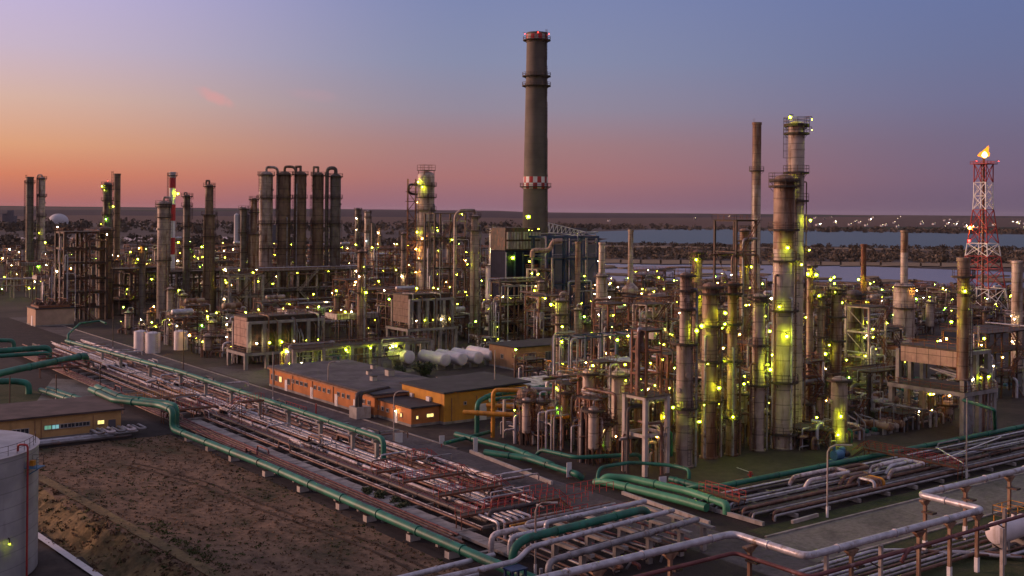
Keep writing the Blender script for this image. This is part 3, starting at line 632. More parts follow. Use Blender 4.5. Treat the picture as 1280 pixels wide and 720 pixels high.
# --- the wide pale tower wrapped in platforms
t_, A_, B_, Y_, S_ = tw(532,400,214,21,'wide pale column wrapped in orange-lit stairs and platforms on its left','platform-wrapped pale tower',m='col_light',top='dome',topplat=False,plats=(232,246,262,282,300,325),risers=3,lad=.2,n=26,lamps=((228,.7),(234,.3,'lamp'),(284,-1.15),(288,-1.3),(298,.3,'lamp_warm'),(290,.8),(322,.6,'lamp_warm'),(340,.9,'lamp_warm'),(253,.8,'lamp_warm'),(311,.9,'lamp_warm')))
mb = MB(); f = atan2(-B_, -A_)
for k in range(12):
    z0 = 8+k*3.4; d = RIGHT*-(21*S_/2+2.1)
    for sx in (-1.4, 1.4):
        for sy in (-1.6, 1.6):
            if k == 0: mb.tube([d+RIGHT*sx+FWD*sy+Vector((0,0,1)), d+RIGHT*sx+FWD*sy+Vector((0,0,50))], .14, 'steel_rust', 4)
    mb.box((d.x, d.y, z0), (3.4, 3.4, .2), 'deck', .64); mb.rail([d+RIGHT*x+FWD*y+Vector((0,0,z0)) for x, y in ((-1.5,1.6),(-1.5,-1.6),(1.5,-1.6))], 'steel_rust', r=.06)
    s0 = -1.3 if k % 2 else 1.3; mb.tube([d+RIGHT*s0-FWD*1.2+Vector((0,0,z0)), d-RIGHT*s0-FWD*1.2+Vector((0,0,z0+3.4))], .16, 'steel_rust', 4)
mb.build('stair_tower', t_)
mb = MB(); zt_ = zpix(532,213,Y_)
for x, y in ((-2,-2),(2,-2),(2,2),(-2,2)): mb.tube([(x,y,zt_-2.2),(x,y,zt_)], .12, 'steel_rust', 4)
mb.box((0,0,zt_), (4.8,4.8,.2), 'deck'); mb.rail([(-2.3,-2.3,zt_),(2.3,-2.3,zt_),(2.3,2.3,zt_),(-2.3,2.3,zt_),(-2.3,-2.3,zt_)], 'steel_rust', h=1.9, r=.07); mb.build('head_platform', t_)
mb = MB(); mb.tube(bend([RIGHT*-1.5+Vector((0,0,zpix(520,232,Y_))), RIGHT*-6.2+Vector((0,0,zpix(520,230,Y_))), RIGHT*-6.2+Vector((0,0,zpix(520,242,Y_))), RIGHT*-3+Vector((0,0,zpix(520,243,Y_)))], 1.4), .45, 'pipe_dark', 8); mb.build('elbow_pipe', t_)
# --- columns left of the chimney
tw(593,425,268,11,'grey column with a tall pipe frame on its left, before the white lit silo','grey pipe-framed column',m='col_grey',secs=((289,9),),plats=(288,),risers=2,lad=-1.,n=22,loop=(-1,1.2,4.8,395,.5),lamps=((315,1.2),(330,.9)))
t_, A_, B_, Y_, S_ = tw(617,412,284,20,'white panelled silo with a narrow lit neck and flood lamps','white lit silo',name='silo',cat='silo',m='tank_white',secs=((331,12),),top='dome',plats=(331,290),pm='steel_pale',lad=1.3,n=20,lamps=((288,.2,'lamp_white'),(294,-.3,'lamp_white'),(314,.2,'lamp_white'),(327,.1,'lamp_white'),(330,-.2,'lamp_white'),(364,-1.,'lamp_white'),(382,-.9,'lamp_white'),(386,-1.,'lamp_white'),(390,.9,'lamp'),(374,.9,'lamp')))
tw(676,432,350,9,'light slim column with yellow lamp in front of the chimney base',m='col_light',plats=(362,405),n=16,lamps=((363,.9),(405,.2)),lad=.9)
# --- right cluster
tw(722,420,302,7,'brown stack standing inside the blue boiler frame','brown boiler stack',name='stack',cat='stack',m='col_rust',top='open',n=14,lad=False)
tw(752,425,303,14,'pale stack on a broad blue-railed base','pale blue-railed stack',name='stack',cat='stack',m='col_light',secs=((342,8),),top='open',n=16,plats=(345,),pm='steel_blue',lad=False)
tw(788,410,287,20,'pale slim stack flaring into a conical foot','cone-footed stack',name='stack',cat='stack',m='col_light',secs=((356,6.5),),top='open',n=16,lad=False)
tw(700,500,372,13,'grey free-standing column beside the sloped shed roof','free-standing front column',m='col_grey',plats=(392,404,430),n=22,risers=1,lad=-.6,loop=(1,1.,.2,480,.28),lamps=((380,.9),(470,.9)))
GR = 'rusty columns along the front of the lamp-lit unit'
tw(856,583,340,21,'two-step rusty column at the front left, wide below and narrow above','two-step front column',m='col_grey',secs=((430,14),),plats=(362,385,428,508),risers=3,lad=.5,n=26,group=GR,lamps=((507,.7),(524,-.9),(412,-.9)))
tw(887,572,353,20,'evenly wide rusty column with five yellow-green lamps up its left side','five-lamp rusty column',m='col_rust',plats=(366,406,450,500),risers=3,lad=.8,n=26,group=GR,lamps=((406,.5),(452,.1),(482,-.6),(503,.3),(390,-1.1),(516,.9)))
tw(871,520,312,12,'slim stained column behind the two-step front column','slim stained column',m='col_rust',plats=(322,372,392),risers=1,n=18,lamps=((324,.1),(371,-.7),(376,-.9),(345,.6)))
tw(915,569,351,14,'narrow front column with a bright lamp near its broad foot','narrow broad-footed column',m='col_rust',secs=((512,12),),plats=(366,404,450,520),risers=2,lad=.9,n=22,group=GR,lamps=((404,.6),(409,.9),(449,.9),(457,.9),(518,-.1),(504,1.2)))
tw(948,563,366,16,'plain rusty column just left of the tallest column','plain rusty front column',m='col_grey',plats=(375,430,480),risers=2,lad=-.6,n=22,group=GR,lamps=((381,1.0),(442,-1.1),(460,-.9),(470,1.2)))
tw(930,470,285,12,'slender column inside an open lattice frame beside the tall thin stack','lattice-framed column',m='col_rust',plats=(300,330,362),n=16,risers=1,lamps=((305,1.2),(343,1.),(362,.8),(333,-.7)))
tw(945,440,153,11,'very tall thin pale stack with rusty top standing left of the tallest column','tall thin stack',name='stack',cat='stack',m='col_light',mtop=(232,'col_rust'),top='open',n=18,plats=(213,),lad=-.9,cage=False)
tw(979,560,218,26,'massive tall column, the widest of the lamp-lit unit, rusty at its top','massive front column',m='col_light',mtop=(335,'col_rust'),plats=(232,286,325,387,476,540),risers=4,lad=.9,n=32,lamps=((309,-.2),(382,.2),(418,-.2),(455,.9),(330,-1.2)))
tw(994,545,151,20,'stainless upper column rising highest behind the massive front column','highest stainless column',m='col_light',plats=(155,166,215,250),risers=2,lad=-1.1,n=28,lamps=((148,.4,'lamp'),(150,-1.2,'lamp'),(163,-1.2,'lamp'),(232,.5),(275,-1.1),(312,-1.0)))
tw(1026,520,367,10,'thin pale column third from the right end of the rusty group','thin pale column',m='col_grey',plats=(383,420),n=16,lamps=((369,.2),(430,-.8)),risers=1)
tw(1045,520,358,13,'thin stained column with railed yellow-lit head','yellow-headed column',m='col_rust',plats=(366,395,425,465),n=18,lamps=((346,.2),(349,.5),(364,.1),(442,1.),(460,.9,'lamp_white')),risers=1)
tw(1067,500,362,20,'wide dark grey vessel column beside a slim rust-red stack','wide dark vessel column',m='col_dark',plats=(372,),n=22,lamps=((378,.9),(402,-1.2),(420,-.8),(443,-.9)))
tw(1079,470,305,6.5,'slim rust-red stack between the thin columns and the pale blue-based stack','slim rust-red stack',name='stack',cat='stack',m='steel_rust',top='open',n=14,lad=False,lamps=((349,.6),(354,-.9)))
tw(1049,552,470,20,'short stout column under a wide rusty platform with a lamp at its foot','short stout column',m='col_grey',plats=(474,),n=22,lamps=((517,-.1),),topplat=False)
t_, A_, B_, Y_, S_ = tw(1130,440,288,26,'pale stack on a blue square-panelled base','blue-based stack',name='stack',cat='stack',m='col_light',mtop=(320,'col_rust'),secs=((355,19),(356,9)),top='open',n=18,lad=False,plats=(357,384),pm='steel_blue',lamps=((362,-.9,'lamp_warm'),))
tw(1204,475,322,15,'brown stack with platform lamps rising from the fired heater box','heater stack',name='stack',cat='stack',m='col_rust',top='open',n=20,plats=(345,364),lad=.8,base_z=10,lamps=((363,-.1),(402,.9),(388,.9)),risers=1)
tw(1271,460,326,13,'plain pale stack at the right edge over a lit platform','right edge stack',name='stack',cat='stack',m='col_light',top='open',n=18,plats=(408,),lad=.8,lamps=((394,.5,'lamp_white'),(398,.2,'lamp_white'),(426,.4,'lamp_white')))
tw(1012,520,330,8,'slim pipe-clad column right of the highest stainless column',m='col_rust',n=14,plats=(345,),lamps=((342,.2),(343,-.6)))
# --- flare tower
def flare():
    A, B = P(1228, 388); X, Y = V(A, B); S = Y/F; t = thing('flare_tower', 'red and white lattice flare tower with a burning flame', 'flare tower', (A, B, 0)); landmark(A, B, 'flare tower'); TOWERS.append((A, B, 9))
    z = lambda r: zpix(1226, r, Y); zt = z(205); w0, w1 = 22*S, 8*S
    wd = lambda q: w0+(w1-w0)*min(1, q/z(255)) if q < z(255) else w1
    rows = [388, 360, 336, 320, 304, 284, 262, 245, 228, 205]; cols = ['white_paint','red','red','white_paint','red','red','white_paint','white_paint','red','red']
    zs = [max(0, z(r)) for r in rows]
    cor = lambda q: [Vector((sx*wd(q), sy*wd(q), q)) for sx, sy in ((-1,-1),(1,-1),(1,1),(-1,1))]
    legs = [MB() for _ in range(4)]
    for i in range(len(zs)-1):
        a, b = cor(zs[i]), cor(zs[i+1]); m = cols[i]; br = MB()
        for k in range(4):
            legs[k].tube([a[k], b[k]], .27, m, 6); k2 = (k+1) % 4
            br.tube([a[k], b[k2]], .15, m, 4); br.tube([a[k2], b[k]], .15, m, 4); br.tube([b[k], b[k2]], .16, m, 4)
        br.build('lattice_section', t)
    for l in legs: l.build('leg', t)
    mb = MB(); mb.box((0,0,zt), (w1*2+2.4, w1*2+2.4, .3), 'red'); q = w1+1.1; mb.rail([(-q,-q,zt),(q,-q,zt),(q,q,zt),(-q,q,zt),(-q,-q,zt)], 'red', r=.09); mb.build('platform', t)
    MB().tube([(0,0,1),(0,0,z(196))], .5, 'steel_rust', 10).build('flare_stack', t); MB().tube([(1.2,1,1),(1.2,1,zt)], .3, 'white_paint', 8).build('riser', t)
    for dx in (-1, 1): lamp_part(t, (dx*RIGHT.x*q*1.2-FWD.x*q, dx*RIGHT.y*q*1.2-FWD.y*q, zt+1), 'lamp_red', .55)
    lamp_part(t, tuple(-RIGHT*(wd(z(301))*1.35)+Vector((0,0,z(301)))), 'lamp_red', .6); lamp_part(t, tuple(-RIGHT*(wd(z(285))*1.5)+Vector((0,0,z(285)))), 'lamp_warm', .45)
    fz = z(197); rn = random.Random(4); mb = MB()
    for k in range(7):
        dx, dy = (0,.9,-.9,1.7,-1.6,.4,-.4)[k], rn.uniform(-.6,.6); hh = (5.2,3.6,3.4,2.2,2.,4.4,4.2)[k]; r0 = (1.2,1.,1.,.8,.8,1.,1.)[k]
        mb.lathe([(.3, 0), (r0, hh*.22), (r0*.75, hh*.5), (r0*.3, hh*.8), (.02, hh)], 'flame', 9, (RIGHT.x*dx-FWD.x*dy, RIGHT.y*dx-FWD.y*dy, fz+abs(dx)*.25))
    mb.v = [(x+RIGHT.x*(max(0,z_-fz)**1.6*.16+.35*mn.noise(Vector((x*1.3,y*1.3,z_*.9)))), y+RIGHT.y*(max(0,z_-fz)**1.6*.16+.35*mn.noise(Vector((x*1.3,y*1.3,z_*.9)))), z_+.5*mn.noise(Vector((y*1.1,x*1.1,z_)))) for x, y, z_ in mb.v]
    fl = mb.build('flame', t); fl['label'] = 'bright orange gas flame'
    MB().lathe([(.4, 0), (1.25, .9), (.8, 2.), (.02, 2.7)], 'flame_core', 9, (-FWD.x*.9, -FWD.y*.9, fz-.1)).build('flame_core', fl)
flare()
# ------------------------------------------------------------------ buildings
def windows(parent, wall, a0, b0, dx, dy, items, kind='window'):
    """items: (s, w, z0, h, glass) along a wall from (a0,b0) in direction (dx,dy); normal to the right of it"""
    nx, ny = dy, -dx; rz = atan2(dy, dx)
    for it in items:
        s, wd, z0, h, gl = it[:5]; c = (a0+dx*s, b0+dy*s)
        mb = MB(); fr = it[5] if len(it) > 5 else 'concrete_pale'
        for off, ww, hh, zz in ((-wd/2, .09, h, z0+h/2), (wd/2, .09, h, z0+h/2)): mb.box((c[0]+dx*off+nx*.05, c[1]+dy*off+ny*.05, zz), (ww, .14, hh+.16), fr, rz)
        mb.box((c[0]+nx*.05, c[1]+ny*.05, z0+h), (wd-.09, .14, .09), fr, rz); mb.box((c[0]+nx*.08, c[1]+ny*.08, z0), (wd-.09, .2, .09), fr, rz)
        if wd > .9: mb.box((c[0]+nx*.04, c[1]+ny*.04, z0+h/2), (.06, .1, h-.1), fr, rz)
        o = mb.build('window_frame' if kind == 'window' else kind, parent)
        g = MB(); g.box((c[0]+nx*.012, c[1]+ny*.012, z0+h/2), (wd-.1, .05, h-.1), gl, rz); g.build('pane', o)
def door(parent, a, b, dx, dy, wd, h, m, label=None):
    nx, ny = dy, -dx; rz = atan2(dy, dx); mb = MB(); mb.box((a+nx*.05, b+ny*.05, h/2), (wd, .1, h), m, rz); o = mb.build('door', parent)
    MB().box((a+nx*.14+dx*wd*.32, b+ny*.14+dy*wd*.32, h*.47), (.14, .08, .06), 'steel', rz).build('handle', o)
    if label: o['label'] = label
def roofbox(name, parent, a0, a1, b0, b1, z, th, over, m, slope=0.):
    mb = MB(); x0, x1, y0, y1 = a0-over, a1+over, b0-over, b1+over
    mb.add([(x0,y0,z),(x1,y0,z+slope),(x1,y1,z+slope),(x0,y1,z),(x0,y0,z+th),(x1,y0,z+th+slope),(x1,y1,z+th+slope),(x0,y1,z+th)], [(3,2,1,0),(4,5,6,7),(0,1,5,4),(1,2,6,5),(2,3,7,6),(3,0,4,7)], m)
    o = mb.build(name, parent); return o
def house(name, label, a0, a1, b0, b1, h, wall, roof, th=.3, over=.35, short=None, slope=0., cat='building'):
    t = thing(name, label, cat, ((a0+a1)/2, (b0+b1)/2, 0)); x, y = (a1-a0)/2, (b1-b0)/2
    if short: landmark((a0+a1)/2, (b0+b1)/2, short)
    mb = MB(); mb.b2(-x, x, -y, y, -.1, h+min(0, slope), wall); mb.b2(-x-.06, x+.06, -y-.06, y+.06, -.1, .45, 'concrete'); mb.build('wall', t)
    roofbox('roof', t, -x, x, -y, y, h, th, over, roof, slope); return t, x, y
t, x, y = house('workshop_building', 'long low orange workshop with a wide flat grey roof and a row of small windows', 103.4, 122.3, 181.5, 227.5, 4.1, 'orange_wall', 'roof_felt', short='long orange workshop')
mb = MB(); mb.b2(-x-.42, x+.42, -y-.42, y+.42, 3.72, 3.98, 'trim'); mb.build('eave_band', t)
it = []
for k in range(22):
    s = 1.6+k*2.02
    if k in (3, 9, 14, 18): continue
    it.append((s, 1.25 if k < 9 else .95, 2.1 if k > 4 else 1.5, .75 if k > 4 else 1.2, 'glass' if k not in (2,) else 'win_lit'))
windows(t, None, -x, y, 0, -1, it)
for s in (8.4, 20.4, 31., 38.6): door(t, -x, y-s, 0, -1, 1.1, 2.3, 'white_paint', 'white steel door')
for k in range(5): MB().b2(-x-.12, -x-.003, y-2.5-k*9.1, y-2.3-k*9.1, .5, 3.7, 'trim').build('downpipe', t)
for a, b, s in ((-2,-9,1.1), (1.5,-1,.9), (4,-5,1.5), (6.5,6,1.), (7,-20,1.6)):
    q = MB(); q.b2(a, a+s, b, b+s, 4.4, 4.4+s*.8, 'concrete_pale'); q.b2(a-.08, a+s+.08, b-.08, b+s+.08, 4.41+s*.8, 4.5+s*.8, 'roof_dark'); q.build('roof_vent', t)
t, x, y = house('storage_building', 'tall bright orange building with a black roof next to the long workshop', 110.3, 129.3, 168.5, 183.2, 5.5, 'yellow_wall', 'roof_dark', short='tall orange building', slope=.5)
windows(t, None, -x, -y, 1, 0, [(12.5,1.4,1.2,1.7,'glass'), (4.5,.5,3.2,.5,'glass')]); door(t, -x+8.5, -y, 1, 0, 1.5, 3.0, 'sign_white', 'pale grey door')
MB().box((-x-.25, -2.5, 4.0), (.5, 1.1, .8), 'sign_white').build('air_conditioner', t); MB().box((-x-.2, 3.5, 3.9), (.4, .8, .7), 'sign_white').build('air_conditioner', t)
for s in (1.5, 7, 12): MB().b2(-x+s, -x+s+.12, -y-.12, -y-.003, .5, 4.6, 'trim').build('downpipe', t)
t, x, y = house('gatehouse', 'small orange annex with yellow lit windows and a flat black roof', 104.2, 110.1, 169.8, 183., 3.25, 'orange_wall', 'roof_dark', short='small lit annex')
windows(t, None, -x, y, 0, -1, [(1.3,.9,1.5,.7,'glass'), (3.2,.8,1.5,.7,'glass'), (5.,.9,1.5,.6,'glass'), (9.8,.6,1.3,.7,'win_lit')]); door(t, -x, y-8.0, 0, -1, 1., 2.2, 'white_paint', 'white door')
windows(t, None, -x, -y, 1, 0, [(1.2,.5,1.3,.6,'win_lit'), (3.9,1.5,1.4,.65,'win_lit')])
lamp_part(t, (-x-.5, -2., 2.3), 'lamp_white', .13)
t, x, y = house('office_building', 'low ochre office with a brown roof and a few lit windows beside the dry field', 28, 60.8, 193.8, 209, 3.8, 'ochre_wall', 'roof_brown', over=.5, short='low ochre office')
sx = lambda px: 34.4-28+ (P(px,545)[0]-P(32,545)[0]) + (P(32,545)[0]-34.4) if False else P(px, 545)[0]-28
its = [(sx(7),1.25,.9,1.35,'glass'),(sx(19),1.25,.9,1.35,'glass')]+[(sx(p),1.15,1.7,.7,g) for p, g in ((52,'win_green'),(63,'win_cyan'),(75,'glass'),(86,'glass'),(97,'glass'),(108,'glass'),(130,'win_lit'))]
windows(t, None, -x, -y, 1, 0, its); door(t, -x+sx(147), -y, 1, 0, 1.2, 2.3, 'far_block', 'grey door')
for s in (sx(33), sx(42), sx(118)): MB().b2(-x+s, -x+s+.1, -y-.1, -y-.003, .4, 3.4, 'trim').build('downpipe', t)
t, x, y = house('brick_building', 'brown flat roofed building behind the white horizontal tanks', 162.5, 184, 217, 228, 5.4, 'brown_wall', 'roof_dark', short='brown flat roofed building')
windows(t, None, -x, -y, 1, 0, [(5,2.,1.8,2.2,'far_block'),(10.,1.8,2,2,'far_block'),(15,1.6,2,2,'glass')]); windows(t, None, -x, y, 0, -1, [(5.5,1.,2.4,1.,'glass')]); door(t, -x+2.2, -y, 1, 0, 1.2, 2.3, 'trim')
# pump house with roof trusses at the far left
t, x, y = house('pump_house', 'pale pink box building with bare roof trusses on top at far left', 92.5, 104.5, 383, 394, 5.6, 'pink_wall', 'roof_dark', short='pale pink building')
door(t, -x, -1, 0, -1, 1.6, 3.2, 'sign_white'); MB().b2(-x+1, x-1, -y+.5, y-.5, 5.91, 6.6, 'steel_rust').build('roof_curb', t)
for k in range(3):
    q = MB(); xx = -x+2.2+k*3.8
    for yy in (-5, -1, 3): q.tube([(xx-1.7,yy,6.6),(xx,yy,8.6),(xx+1.7,yy,6.6)], .16, 'steel_rust', 5)
    q.tube([(xx,-5.2,8.6),(xx,3.2,8.6)], .12, 'steel_rust', 5); q.lathe([(1.5,6.61),(1.5,7.5),(1.4,7.5),(1.3,7.0),(.01,7.0)], 'steel', 14, (xx,-1.,0)); q.build('fan_truss', t)
# sloped canopy near the front column
t = thing('canopy', 'open shed with a pale sloping corrugated roof behind the free-standing front column', 'shed', (*P(668,514),0)); landmark(*P(668,514), 'sloping shed roof')
for a, b in ((-5,-3),(5,-3),(-5,3),(5,3),(0,-3),(0,3)): MB().tube([(a,b,0),(a,b,4.9 if b < 0 else 5.6)], .3, 'steel_rust', 8).build('post', t)
mb = MB(); mb.add([(-6,-4.4,4.85),(6,-4.4,4.85),(6,4.4,5.75),(-6,4.4,5.75),(-6,-4.4,5.05),(6,-4.4,5.05),(6,4.4,5.95),(-6,4.4,5.95)], [(3,2,1,0),(4,5,6,7),(0,1,5,4),(1,2,6,5),(2,3,7,6),(3,0,4,7)], 'pipe_white'); mb.build('roof', t)
# boiler house with conveyor behind the chimney
t, x, y = house('boiler_house', 'grey industrial hall with a stepped roof right behind the concrete chimney', *[P(690,393)[0]-4, P(690,393)[0]+28, P(690,393)[1]+4, P(690,393)[1]+14], 26, 'far_block', 'far_block', short='grey boiler hall', slope=2.)
q = MB(); q.add([(-x,-y-.5,28.2),(x,-y-.5,28.2),(x*.6,0,31),(-x*.6,0,31),(x,y,28.2),(-x,y,28.2)], [(0,1,2,3),(3,2,4,5),(1,4,2),(0,3,5)], 'roof_dark'); q.build('roof_lantern', t)
t = thing('conveyor_gallery', 'inclined white lattice conveyor gallery at the right of the chimney', 'conveyor', (*P(690,395),0)); A, B = P(690,395); X, Y = V(A,B)
p0, p1 = RIGHT*-6+Vector((0,0,zpix(677,289,Y))), RIGHT*12.5+Vector((0,0,zpix(710,290,Y)-1.5)); q = MB()
for dz in (0, 4.2):
    for dy in (-1.4, 1.4): q.tube([p0+Vector((0,0,dz*(1)))+FWD*dy, p1+Vector((0,0,dz*.35))+FWD*dy], .25, 'white_paint', 4)
for k in range(12):
    a, b = p0.lerp(p1, k/12), p0.lerp(p1, (k+1)/12); s = 4.2*(1-.65*k/12)
    for dy in (-1.4, 1.4): q.tube([a+FWD*dy, a+FWD*dy+Vector((0,0,s))], .18, 'white_paint', 4); q.tube([a+FWD*dy, b+FWD*dy+Vector((0,0,s*.95))], .15, 'white_paint', 4)
q.box(tuple((p0+p1)/2+Vector((0,0,1.4))), (19, 1.6, 1.6), 'far_block', -.64+.0); q.build('gallery', t)
for p in (p0, p1): MB().tube([(p.x,p.y,0), tuple(p)], .4, 'steel_pale', 6).build('trestle_leg', t)
t, x, y = house('louvred_block', 'patterned grey louvre block with navy lower walls left of the chimney', *[P(646,415)[0]-7, P(646,415)[0]+7, P(646,415)[1]-3, P(646,415)[1]+5], 26, 'navy', 'navy', over=.1, short='navy louvre block')
mb = MB()
for k in range(11):
    for s in range(2): mb.box((-x+.8+k*1.25, -y-.3, 28+s*3), (.9, .3, 2.4), 'steel_pale', 0)
mb.b2(-x, x, -y+.2, y, 26.4, 33.5, 'steel'); mb.build('louvres', t); lamp_part(t, (2, -y, 37), 'lamp', .4, post=3.2)
lamp_part(t, (-4.5, -y-.6, 24), 'lamp', .4)
for k in range(5): MB().b2(-x+k*3.3, -x+k*3.3+.4, -y-.5, -y-.003, 0, 25.8, 'steel_blue').build('buttress', t)
# far skyline
def far_thing(name, label, cat, px, yb, w, h, fn, short=None):
    A, B = P(px, yb); Y = V(A, B)[1]; S = Y/F; t = thing(name, label, cat, (A, B, 0), rz=-.64); fn(t, w*S, h*S)
    if short: landmark(A, B, short)
def silo_block(t, w, h):
    MB().b2(-w/2, w/2, -w*.2, w*.2, 0, h*.7, 'far_block').build('wall', t); MB().b2(-w*.12, w*.25, -w*.15, w*.15, h*.7, h, 'far_block').build('headhouse', t); MB().b2(-w*.5, -w*.2, -w*.17, w*.17, h*.7, h*.82, 'far_block').build('headhouse', t)
far_thing('grain_silo', 'distant blocky grey silo on the left horizon', 'silo', 12, 285, 16, 22, silo_block, 'distant silo block')
def sphere(t, w, h):
    q = MB(); q.lathe([(w/2, 0), (w/2, h*.45)]+[(max(.01, w/2*cos(pi*i/12)), h*.45+h*.55*sin(pi*i/12)) for i in range(1, 7)], 'far_white', 20); q.build('shell', t); MB().lathe([(w/2+.2, h*.43), (w/2+.4, h*.46)], 'far_white', 20).build('walkway', t)
far_thing('dome_tank', 'distant white domed storage tank left of the lamp-lit tower', 'tank', 73, 284, 24, 17, sphere, 'white domed tank')
def silos(t, w, h):
    for k in range(4): MB().lathe([(w/8.5, 0), (w/8.5, h*(1 if k % 2 else .86)), (.01, h*(1.03 if k % 2 else .9))], 'far_white' if k == 0 else 'far_block', 12, ((k-1.5)*w/4, 0, 0)).build('silo', t)
far_thing('silo_group', 'row of grey silos behind the rusty narrowing column', 'silos', 305, 322, 26, 62, silos, 'row of grey silos')
far_thing('silo_group', 'pair of grey blocks beyond the middle deck columns', 'silos', 350, 322, 20, 50, silo_block)
far_thing('white_hall', 'low pale hall beyond the foot of the banded chimney', 'hall', 205, 330, 40, 14, lambda t, w, h: (MB().b2(-w/2, w/2, -w*.2, w*.2, 0, h*.85, 'far_white').build('wall', t), MB().b2(-w/2-1, w/2+1, -w*.2-1, w*.2+1, h*.85, h, 'far_block').build('roof', t)))
# town across the lake
rnd = random.Random(11); hs = None
for k in range(54):
    px = rnd.uniform(1010, 1300) if k > 4 else rnd.uniform(760, 1000); base = 284.+(px-1000)*.014; py = base-rnd.uniform(0, 1)**1.6*5.5
    A, B = P(px, py); X, Y = V(A, B); S = Y/F; wd = rnd.uniform(7, 13)
    lt = rnd.choice(['warm lit','white lit','dim lit']); col = rnd.choice(['white','grey'])
    t = thing('house', 'tiny lit house in the village across the lake', 'house', (A, B, max(0, (Y-3300)/5000*70)), 'lit houses of the village across the lake', rnd.uniform(-.6, .6))
    q = MB(); q.b2(-wd/2, wd/2, -4, 4, -2, 4, 'far_white' if col == 'white' else 'far_block'); q.add([(-wd/2-.4,-4.4,4),(wd/2+.4,-4.4,4),(wd/2+.4,4.4,4),(-wd/2-.4,4.4,4),(-wd/2-.4,0,7),(wd/2+.4,0,7)], [(0,1,5,4),(2,3,4,5),(1,2,5),(3,0,4)], 'roof_brown'); q.build('wall', t)
    g = MB(); s = rnd.uniform(.3, .85); g.ball((rnd.uniform(-3,3), -5., 5), s, 'town_glow' if rnd.random() < .7 else 'lamp_white', 6, 4); g.build('lamp', t)
# ------------------------------------------------------------------ tanks
TK = thing('storage_tank', 'big pale grey cylindrical tank cut by the lower left corner', 'tank', (*W(-64.3, 124), -2.4)); landmark(*W(-64.3,124), 'big corner tank')
r, zt = 11.2, 13.7
MB().lathe([(r, 0), (r, zt), (r+.12, zt), (r+.12, zt+.12), (r-.1, zt+.12), (r*.5, zt+.65), (.01, zt+.9)], 'tank_grey', 64).build('shell', TK)
def pol(a, q, z): return (q*cos(a), q*sin(a), z)
f0 = atan2(-W(-64.3,124)[1], -W(-64.3,124)[0])
mb = MB(); mb.rail([pol(f0+.25+i*.13, r-.35, zt+.1) for i in range(11)], 'steel', h=1.1, r=.03, gap=1.6); mb.build('railing', TK)
an = f0+.98
mb = MB(); mb.tube(bend([pol(an, r-.8, zt+.1), pol(an, r-.8, zt+.9), pol(an, r+.35, zt+.9), pol(an, r+.35, .2)], .35), .12, 'red', 8); mb.build('riser', TK)
mb = MB(); q = pol(an+.07, r+.75, zt-1.7); mb.box(q, (1.5, 1.6, .1), 'machine_blue', an); mb.tube([pol(an+.03, r, zt-2.6), pol(an+.07, r+1.3, zt-1.8)], .07, 'machine_blue', 5); mb.rail([pol(an+.0, r+1.4, zt-1.6), pol(an+.13, r+1.4, zt-1.6), pol(an+.13, r+.2, zt-1.6)], 'steel', r=.03); mb.box(pol(an+.05, r+.6, zt-1.2), (.5,.5,.6), 'yellow', an); mb.build('platform', TK)
lamp_part(TK, pol(f0+.72, r+.5, 4.6), 'lamp', .055)
def vtank(px, yb, yt, w, label, m='tank_white'):
    A, B = P(px, yb); S = V(A,B)[1]/F; t = thing('vertical_tank', label, 'tank', (A, B, 0)); h = zpix(px, yt, V(A,B)[1]); r = w*S/2; TOWERS.append((A,B,r))
    MB().lathe([(r, 0), (r, h*.33), (r+.05, h*.335), (r, h*.34), (r, h*.66), (r+.05, h*.665), (r, h*.67), (r, h), (.01, h+r*.25)], m, 26).build('shell', t)
    f = atan2(-B, -A); q = MB(); ladder(q, (r+.2)*cos(f+.5), (r+.2)*sin(f+.5), f+.5, .2, h, 'steel', False); q.build('ladder', t)
    q = MB(); q.rail([pol(2*pi*i/10, r-.1, h) for i in range(11)], 'steel', r=.04); q.build('railing', t)
vtank(176,438,414,17,'left one of two white vertical tanks standing close together by the low yard'); vtank(191,441,416,18,'right one of two white vertical tanks standing close together, with a rust stripe'); vtank(226,437,414,17,'single white vertical tank standing right of the pair')
vtank(147,393,374,32,'wide squat dark grey tank at the foot of the steel frame', 'col_dark'); vtank(213,397,378,18,'grey vertical tank under the long dark steel deck', 'col_grey'); vtank(187,394,379,22,'second squat dark tank right of the wide squat one', 'col_dark')
